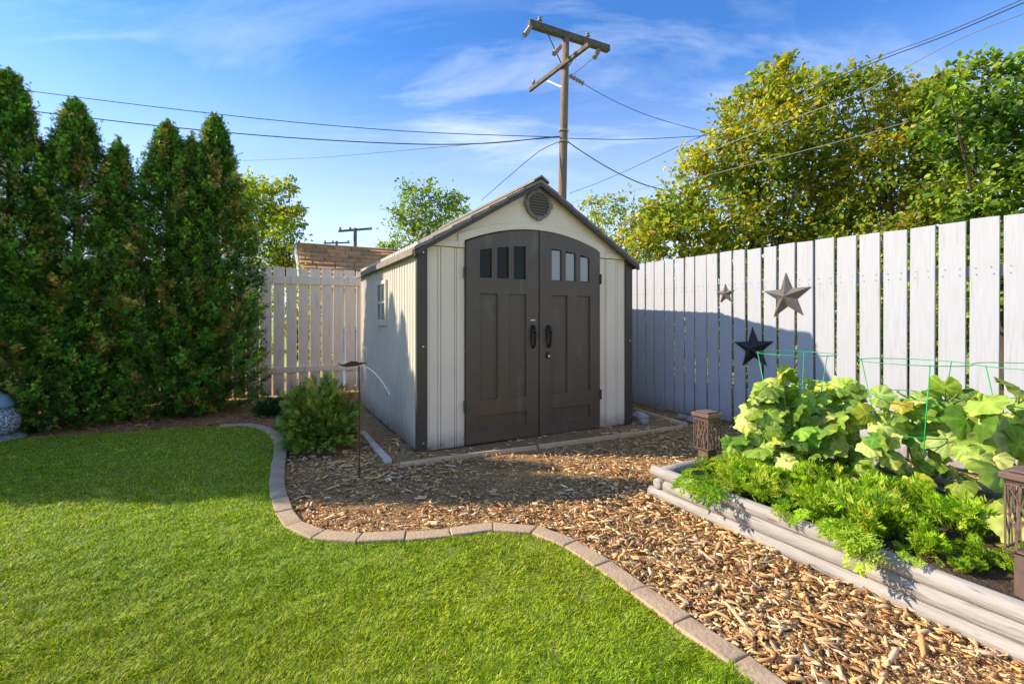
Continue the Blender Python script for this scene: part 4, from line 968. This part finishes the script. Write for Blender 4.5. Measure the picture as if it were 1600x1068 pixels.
nn += tree((-6.6, 14.5, 0), bl([(425, 300, 20), (452, 293, 16), (400, 300, 28), (380, 310, 30), (440, 330, 26), (462, 330, 14), (410, 350, 36), (450, 365, 28), (385, 380, 40), (440, 400, 30), (470, 352, 8), (420, 430, 40), (350, 330, 40)], 14.5), [(.28, .40, .03), (.38, .46, .035), (.18, .30, .025), (.50, .50, .04)], .12, 9, 'bright green tree beyond the rear fence beside the last cedar', lod=True)
nn += tree((-3.2, 19, 0), bl([(640, 300, 15), (670, 300, 16), (650, 325, 26), (625, 335, 16), (690, 318, 20), (715, 318, 16), (730, 330, 10), (640, 355, 24), (670, 360, 30), (700, 350, 26), (655, 385, 26), (620, 382, 16), (600, 384, 12), (690, 390, 30)], 19), [(.18, .32, .03), (.26, .40, .04), (.32, .42, .05), (.14, .24, .03)], .14, 5.0, 'airy green tree rising behind the left roof slope of the shed', lod=True, twig=.55)
# hedge plants immediately beyond the fences (seen through the gaps)
for k, (x, y, r_, h) in enumerate([(3.9, 4.6, .55, 1.7), (3.1, 5.9, .6, 1.75), (2.2, 7.4, .6, 1.7), (4.6, 3.4, .6, 1.7), (5.3, 2.4, .6, 1.7)]):
    bls = [(Vector((x+random.uniform(-.2, .2), y+random.uniform(-.2, .2), z)), r_) for z in (.4, .95, 1.4)]
    nn += tree((x, y, 0), bls, GY if k < 2 else DG, .075, 7, ['leafy bush seen through the fence gaps behind the largest star', 'leafy bush seen through the fence gaps behind the smallest star', 'leafy bush beyond the far end of the white fence beside the shed', 'leafy bush seen through the fence gaps behind the middle cage', 'leafy bush seen through the fence gaps at the right edge'][k], 'bush', 'bush', 'bushes beyond the white fence')
nn += tree((-4.35, 9.3, 0), [(Vector((-4.35+dx, 9.3+dy, z)), .42) for dx, dy, z in ((-.5, 0, .5), (0, .1, 1.1), (.35, .2, .45), (-.45, 0, 1.3), (.1, 0, 1.75), (.3, .1, 1.15))], GY, .08, 8, 'sunny bush seen through the rear fence gaps beside the last cedar', 'bush', 'bush')
print('tree leaves', nn)

# ------------------------------------------------------------ neighbour's garage
gr = empty('garage', 'neighbouring garage with brown shingle roof beyond the rear fence', 'garage', (-6.0, 12.0, 0), ANG)
# local x along the ridge (right), local y deeper
def gz(p): return gr.matrix_basis.inverted() @ p
gi = (Matrix.Translation((-6.0, 12.0, 0)) @ Matrix.Rotation(ANG, 4, 'Z')).inverted()
rl = gi @ P(473, 382, 14.2); el = gi @ P(474, 452, 11.9)
x0 = min(rl.x, el.x)
Lr = 7.0; ye, ze = el.y, el.z; yr, zr = rl.y, rl.z
b = MB(); nC = 10; sl = Vector((0, yr-ye, zr-ze)); nrm = Vector((0, -(zr-ze), yr-ye)).normalized()
for k in range(nC):
    x = x0+(0 if k % 2 else -.0)
    first = True
    while x < x0+Lr:
        w_ = random.uniform(.48, .62) if not first else random.uniform(.15, .6); first = False
        a = k/nC; c = (k+1.12)/nC
        if k == nC-1: c = 1
        th = random.uniform(.06, .10)
        p0 = Vector((x, ye, ze))+sl*a; p1 = Vector((x, ye, ze))+sl*c; e = Vector((min(w_, x0+Lr-x)-.03, 0, 0))
        b.add([p0, p0+e, p1+e, p1, p0+nrm*th, p0+e+nrm*th, p1+e+nrm*.012, p1+nrm*.012], [(0, 3, 2, 1), (4, 5, 6, 7), (0, 1, 5, 4), (1, 2, 6, 5), (2, 3, 7, 6), (3, 0, 4, 7)]); x += w_
rfo = b.build('roof', M['shingle'], gr)
b = MB(); b.box((x0-.02, yr-.09, zr-.01), (x0+Lr, yr+.09, zr+.045)); b.build('ridge_cap', M['shingle'], rfo, bevel=.02)
b = MB(); b.add([(x0, yr, zr-.01), (x0+Lr, yr, zr-.01), (x0+Lr, 2*yr-ye, ze), (x0, 2*yr-ye, ze)], [(0, 1, 2, 3)]); b.build('rear_roof', M['shingle'], gr)
b = MB(); b.prism([(0, 0)], 0, 0) if False else None
yb = 2*yr-ye
b.add([(x0+.12, ye+.25, 0), (x0+.12, yb-.25, 0), (x0+.12, yb-.25, ze+.1), (x0+.12, yr, zr-.12), (x0+.12, ye+.25, ze+.1)], [(0, 1, 2, 3, 4)])
b.box((x0+.13, ye+.25, 0), (x0+Lr-.1, ye+.40, ze+.05)); b.build('wall', M['plaster'], gr)
M['wtrim'] = mat('white_trim', (.78, .77, .74), rough=.6)
b = MB(); b.bar((x0-.05, ye, ze-.04), (x0-.05, yr, zr-.03), .05, .12); b.build('rake_board', M['wtrim'], gr)
b = MB(); b.bar((x0-.05, yb, ze-.04), (x0-.05, yr, zr-.03), .05, .12); b.build('rake_board', M['wtrim'], gr)
# blue recycling bin glimpsed through the rear fence
M['bin'] = mat('blue_plastic', (.04, .16, .50), rough=.4); M['redbrick'] = mat('orange_wood', (.45, .20, .10), (.35, .16, .09), .8, 6)
bp = B0+BD*(bs(565)) + Vector((-.4696, .8829, 0))*.55; o = empty('wheeled_bin', 'blue wheeled bin glimpsed through the rear fence gaps beside the shed', 'bin', bp, BANG)
b = MB(); b.add([(-.22, -.25, .08), (.22, -.25, .08), (.22, .25, .08), (-.22, .25, .08), (-.28, -.32, 1.0), (.28, -.32, 1.0), (.28, .32, 1.0), (-.28, .32, 1.0)], [(0, 3, 2, 1), (4, 5, 6, 7), (0, 1, 5, 4), (1, 2, 6, 5), (2, 3, 7, 6), (3, 0, 4, 7)]); b.build('bin_body', M['bin'], o, bevel=.02, seg=2)
b = MB(); b.box((-.3, -.35, 1.002), (.3, .36, 1.06)); b.tube([(-.25, .37, 1.03), (.25, .37, 1.03)], .02, 8); b.build('lid', M['bin'], o, bevel=.015, seg=2)
for sx in (-.25, .25):
    b = MB(); b.tube([(sx-.03, .24, .1), (sx+.03, .24, .1)], .1, 16); b.build('wheel', M['black'], o)

# ------------------------------------------------------------ utility pole
pb = P(873, 498, 14.7); pb.z = 0
up_ = empty('utility_pole', 'tall wooden utility pole with two crossed crossarms behind the shed', 'utility pole', pb, 0)
top = P(884, 60, 14.7)-pb
def pr(v): 
    t = (1.2+(498-v)/737*14.7)/ (top.z); return top*t
b = MB(); b.tube([(0, 0, -.3)]+[tuple(top*t) for t in (.2, .4, .6, .8, 1)], [.148, .144, .136, .128, .12, .112], 16); b.build('pole', M['polewood'], up_, smooth=True)
a1, a2 = P(826, 38, 14.1)-pb, P(951, 78, 15.44)-pb
H1 = (a1.z+a2.z)/2; a1.z = a2.z = H1+.02
b = MB(); b.bar(a1, a2, .18, .20); arm = b.build('crossarm', M['armwood'], up_, bevel=.01)
c1, c2 = P(829, 143, 16.2)-pb, P(922, 68, 13.5)-pb; c1.z = c2.z = (c1.z+c2.z)/2
sh = pr(103); c_mid = (c1+c2)/2
b = MB()
for off in (-.17, .17):
    sd = (c2-c1).cross(Vector((0, 0, 1))).normalized()*off; 
    if off > 0: b.bar(c1+sd*.2, c2+sd*.2, .10, .13)
b.build('crossarm', M['armwood'], up_, bevel=.008)
b = MB(); b.bar(c1.lerp(c2, .3)+Vector((0, 0, -.06)), pr(138), .03, .012); b.build('brace', M['steel'], up_)
for t in (.22, .66):
    b = MB(); b.tube([a1.lerp(a2, t)+Vector((0, 0, -.12)), pr(112)], .018, 5); b.build('brace', M['darktrim'], up_)
def insulator(p, s=1, hang=None):
    b = MB(); b.lathe([(.02, 0), (.02, .06), (.07, .07), (.075, .11), (.04, .13), (.055, .15), (.05, .19), (.02, .21)], c=p, n=12); b.build('insulator', M['porcelain'], up_, smooth=False)
for p in (a1.lerp(a2, .13)+Vector((0, 0, .12)), a1.lerp(a2, .72)+Vector((0, 0, .12)), c1.lerp(c2, .06)+Vector((0, 0, .07))): insulator(p)
def strain(p, q):
    b = MB(); n = 9; pts = [p.lerp(q, i/n) for i in range(n+1)]; rr_ = [.02 if i % 2 == 0 else .075 for i in range(n+1)]; b.tube(pts, rr_, 10); b.build('strain_insulator', M['porcelain'], up_)
strain(P(829, 42, 14.1)-pb, P(820, 55, 13.6)-pb); strain(P(936, 78, 15.2)-pb, P(929, 90, 15.0)-pb); strain(P(876, 72, 14.5)-pb, P(866, 84, 14.0)-pb); strain(P(890, 118, 14.7)-pb, P(910, 130, 15.2)-pb)
b = MB(); b.tube([P(929, 90, 15.0)-pb, P(896, 116, 14.8)-pb], .012, 5); b.tube([P(820, 55, 13.6)-pb, P(815, 62, 13.3)-pb], .012, 5); b.build('jumper_wire', M['wirelight'], up_)
b = MB()
for v in (205, 222): b.lathe([(.165, -.02), (.175, 0), (.165, .02)], c=pr(v), n=16)
b.build('band', M['steel'], up_)

def wire(pts, r_, label, m='wire', sub=24):
    ps = [P(*p) for p in pts]; out = []
    for i in range(len(ps)-1):
        p0 = ps[max(i-1, 0)]; p1 = ps[i]; p2 = ps[i+1]; p3 = ps[min(i+2, len(ps)-1)]
        for k in range(sub):
            t = k/sub; out.append(.5*((2*p1)+(p2-p0)*t+(2*p0-5*p1+4*p2-p3)*t*t+(3*p1-p0-3*p2+p3)*t**3))
    out.append(ps[-1]); b = MB(); o0 = out[0].copy()
    b.tube([p-o0 for p in out], r_*.75, 5); o = b.build('overhead_cable', M[m], smooth=True); o.location = o0
    return tag(o, label, 'cable', 'overhead cables strung from the utility pole')
wire([(-60, 126, 14.7), (45, 142, 14.7), (250, 168, 14.7), (450, 190, 14.7), (650, 206, 14.7), (860, 214, 14.7), (878, 214, 14.7)], .016, 'uppermost cable crossing above the cedar tops to the utility pole')
wire([(-60, 160, 14.7), (60, 175, 14.7), (250, 197, 14.7), (450, 215, 14.7), (640, 225, 14.7), (760, 224, 14.7), (855, 215, 14.7), (878, 213, 14.7)], .022, 'thicker sagging cable second from the top left of the pole')
wire([(380, 251, 30), (500, 246, 26), (620, 236, 22), (730, 226, 18), (855, 216, 14.9), (878, 215, 14.7)], .018, 'lowest cable left of the pole, starting behind the last cedar')
wire([(752, 313, 22), (790, 280, 19), (830, 246, 17), (850, 232, 15.6), (877, 220, 14.7)], .018, 'short cable dropping from the pole behind the left roof slope')
wire([(880, 216, 14.7), (980, 218, 15), (1070, 214, 16), (1160, 208, 17)], .016, 'level cable running right from the pole into the yellow tree')
wire([(908, 129, 15.2), (960, 158, 16), (1020, 183, 17), (1090, 203, 18), (1180, 226, 20)], .014, 'thin high cable slanting down right from the crossarm')
wire([(880, 216, 14.7), (905, 234, 14.5), (950, 262, 14), (1000, 286, 13.5), (1046, 299, 13)], .022, 'thick drooping cable from the pole down into the yellow tree')
wire([(890, 302, 13), (960, 275, 12), (1090, 215, 10), (1220, 160, 8), (1350, 104, 6.5), (1480, 55, 5.6), (1610, 0, 5)], .0095, 'twisted cable from behind the shed peak to the top right corner')
wire([(1090, 216, 9.9), (1220, 157, 7.9), (1350, 99, 6.4), (1480, 50, 5.5), (1610, -6, 4.9)], .006, 'thin upper cable running alongside the twisted one to the corner')
wire([(1060, 257, 8.0), (1200, 200, 6.9), (1345, 145, 5.9), (1440, 92, 5.4), (1520, 52, 5.1), (1620, 14, 4.8)], .007, 'pale cable crossing the trees below the twisted one', 'wirelight')
wire([(885, 318, 9), (1000, 295, 7.6), (1100, 275, 6.9), (1300, 224, 5.7), (1420, 190, 5.2)], .006, 'lowest pale cable crossing in front of the yellow-green tree', 'wirelight')
for k, (u, v, vb, Z, hw, lb) in enumerate([(555, 360, 450, 60, 26, 'larger distant power pole above the garage roof'), (526, 379, 450, 85, 20, 'smaller distant power pole left of the larger one')]):
    p = P(u, v, Z); base = Vector((p.x, p.y, 0)); o = empty('utility_pole', lb, 'utility pole', base, 0, 'distant power poles')
    b = MB(); b.tube([(0, 0, 0), (0, 0, p.z+.3)], .22, 8); b.build('pole', M['armwood'], o)
    w_ = hw/737*Z; b = MB(); b.bar((-w_, 0, p.z-.1), (w_, 0, p.z+(.25 if k == 0 else 0)), .22, .25); b.build('crossarm', M['armwood'], o)
    for t in (-.9, -.3, .9):
        b = MB(); b.lathe([(.08, 0), (.16, .1), (.16, .3), (.05, .4)], c=(w_*t, 0, p.z+.05), n=8); b.build('insulator', M['porcelain'], o)
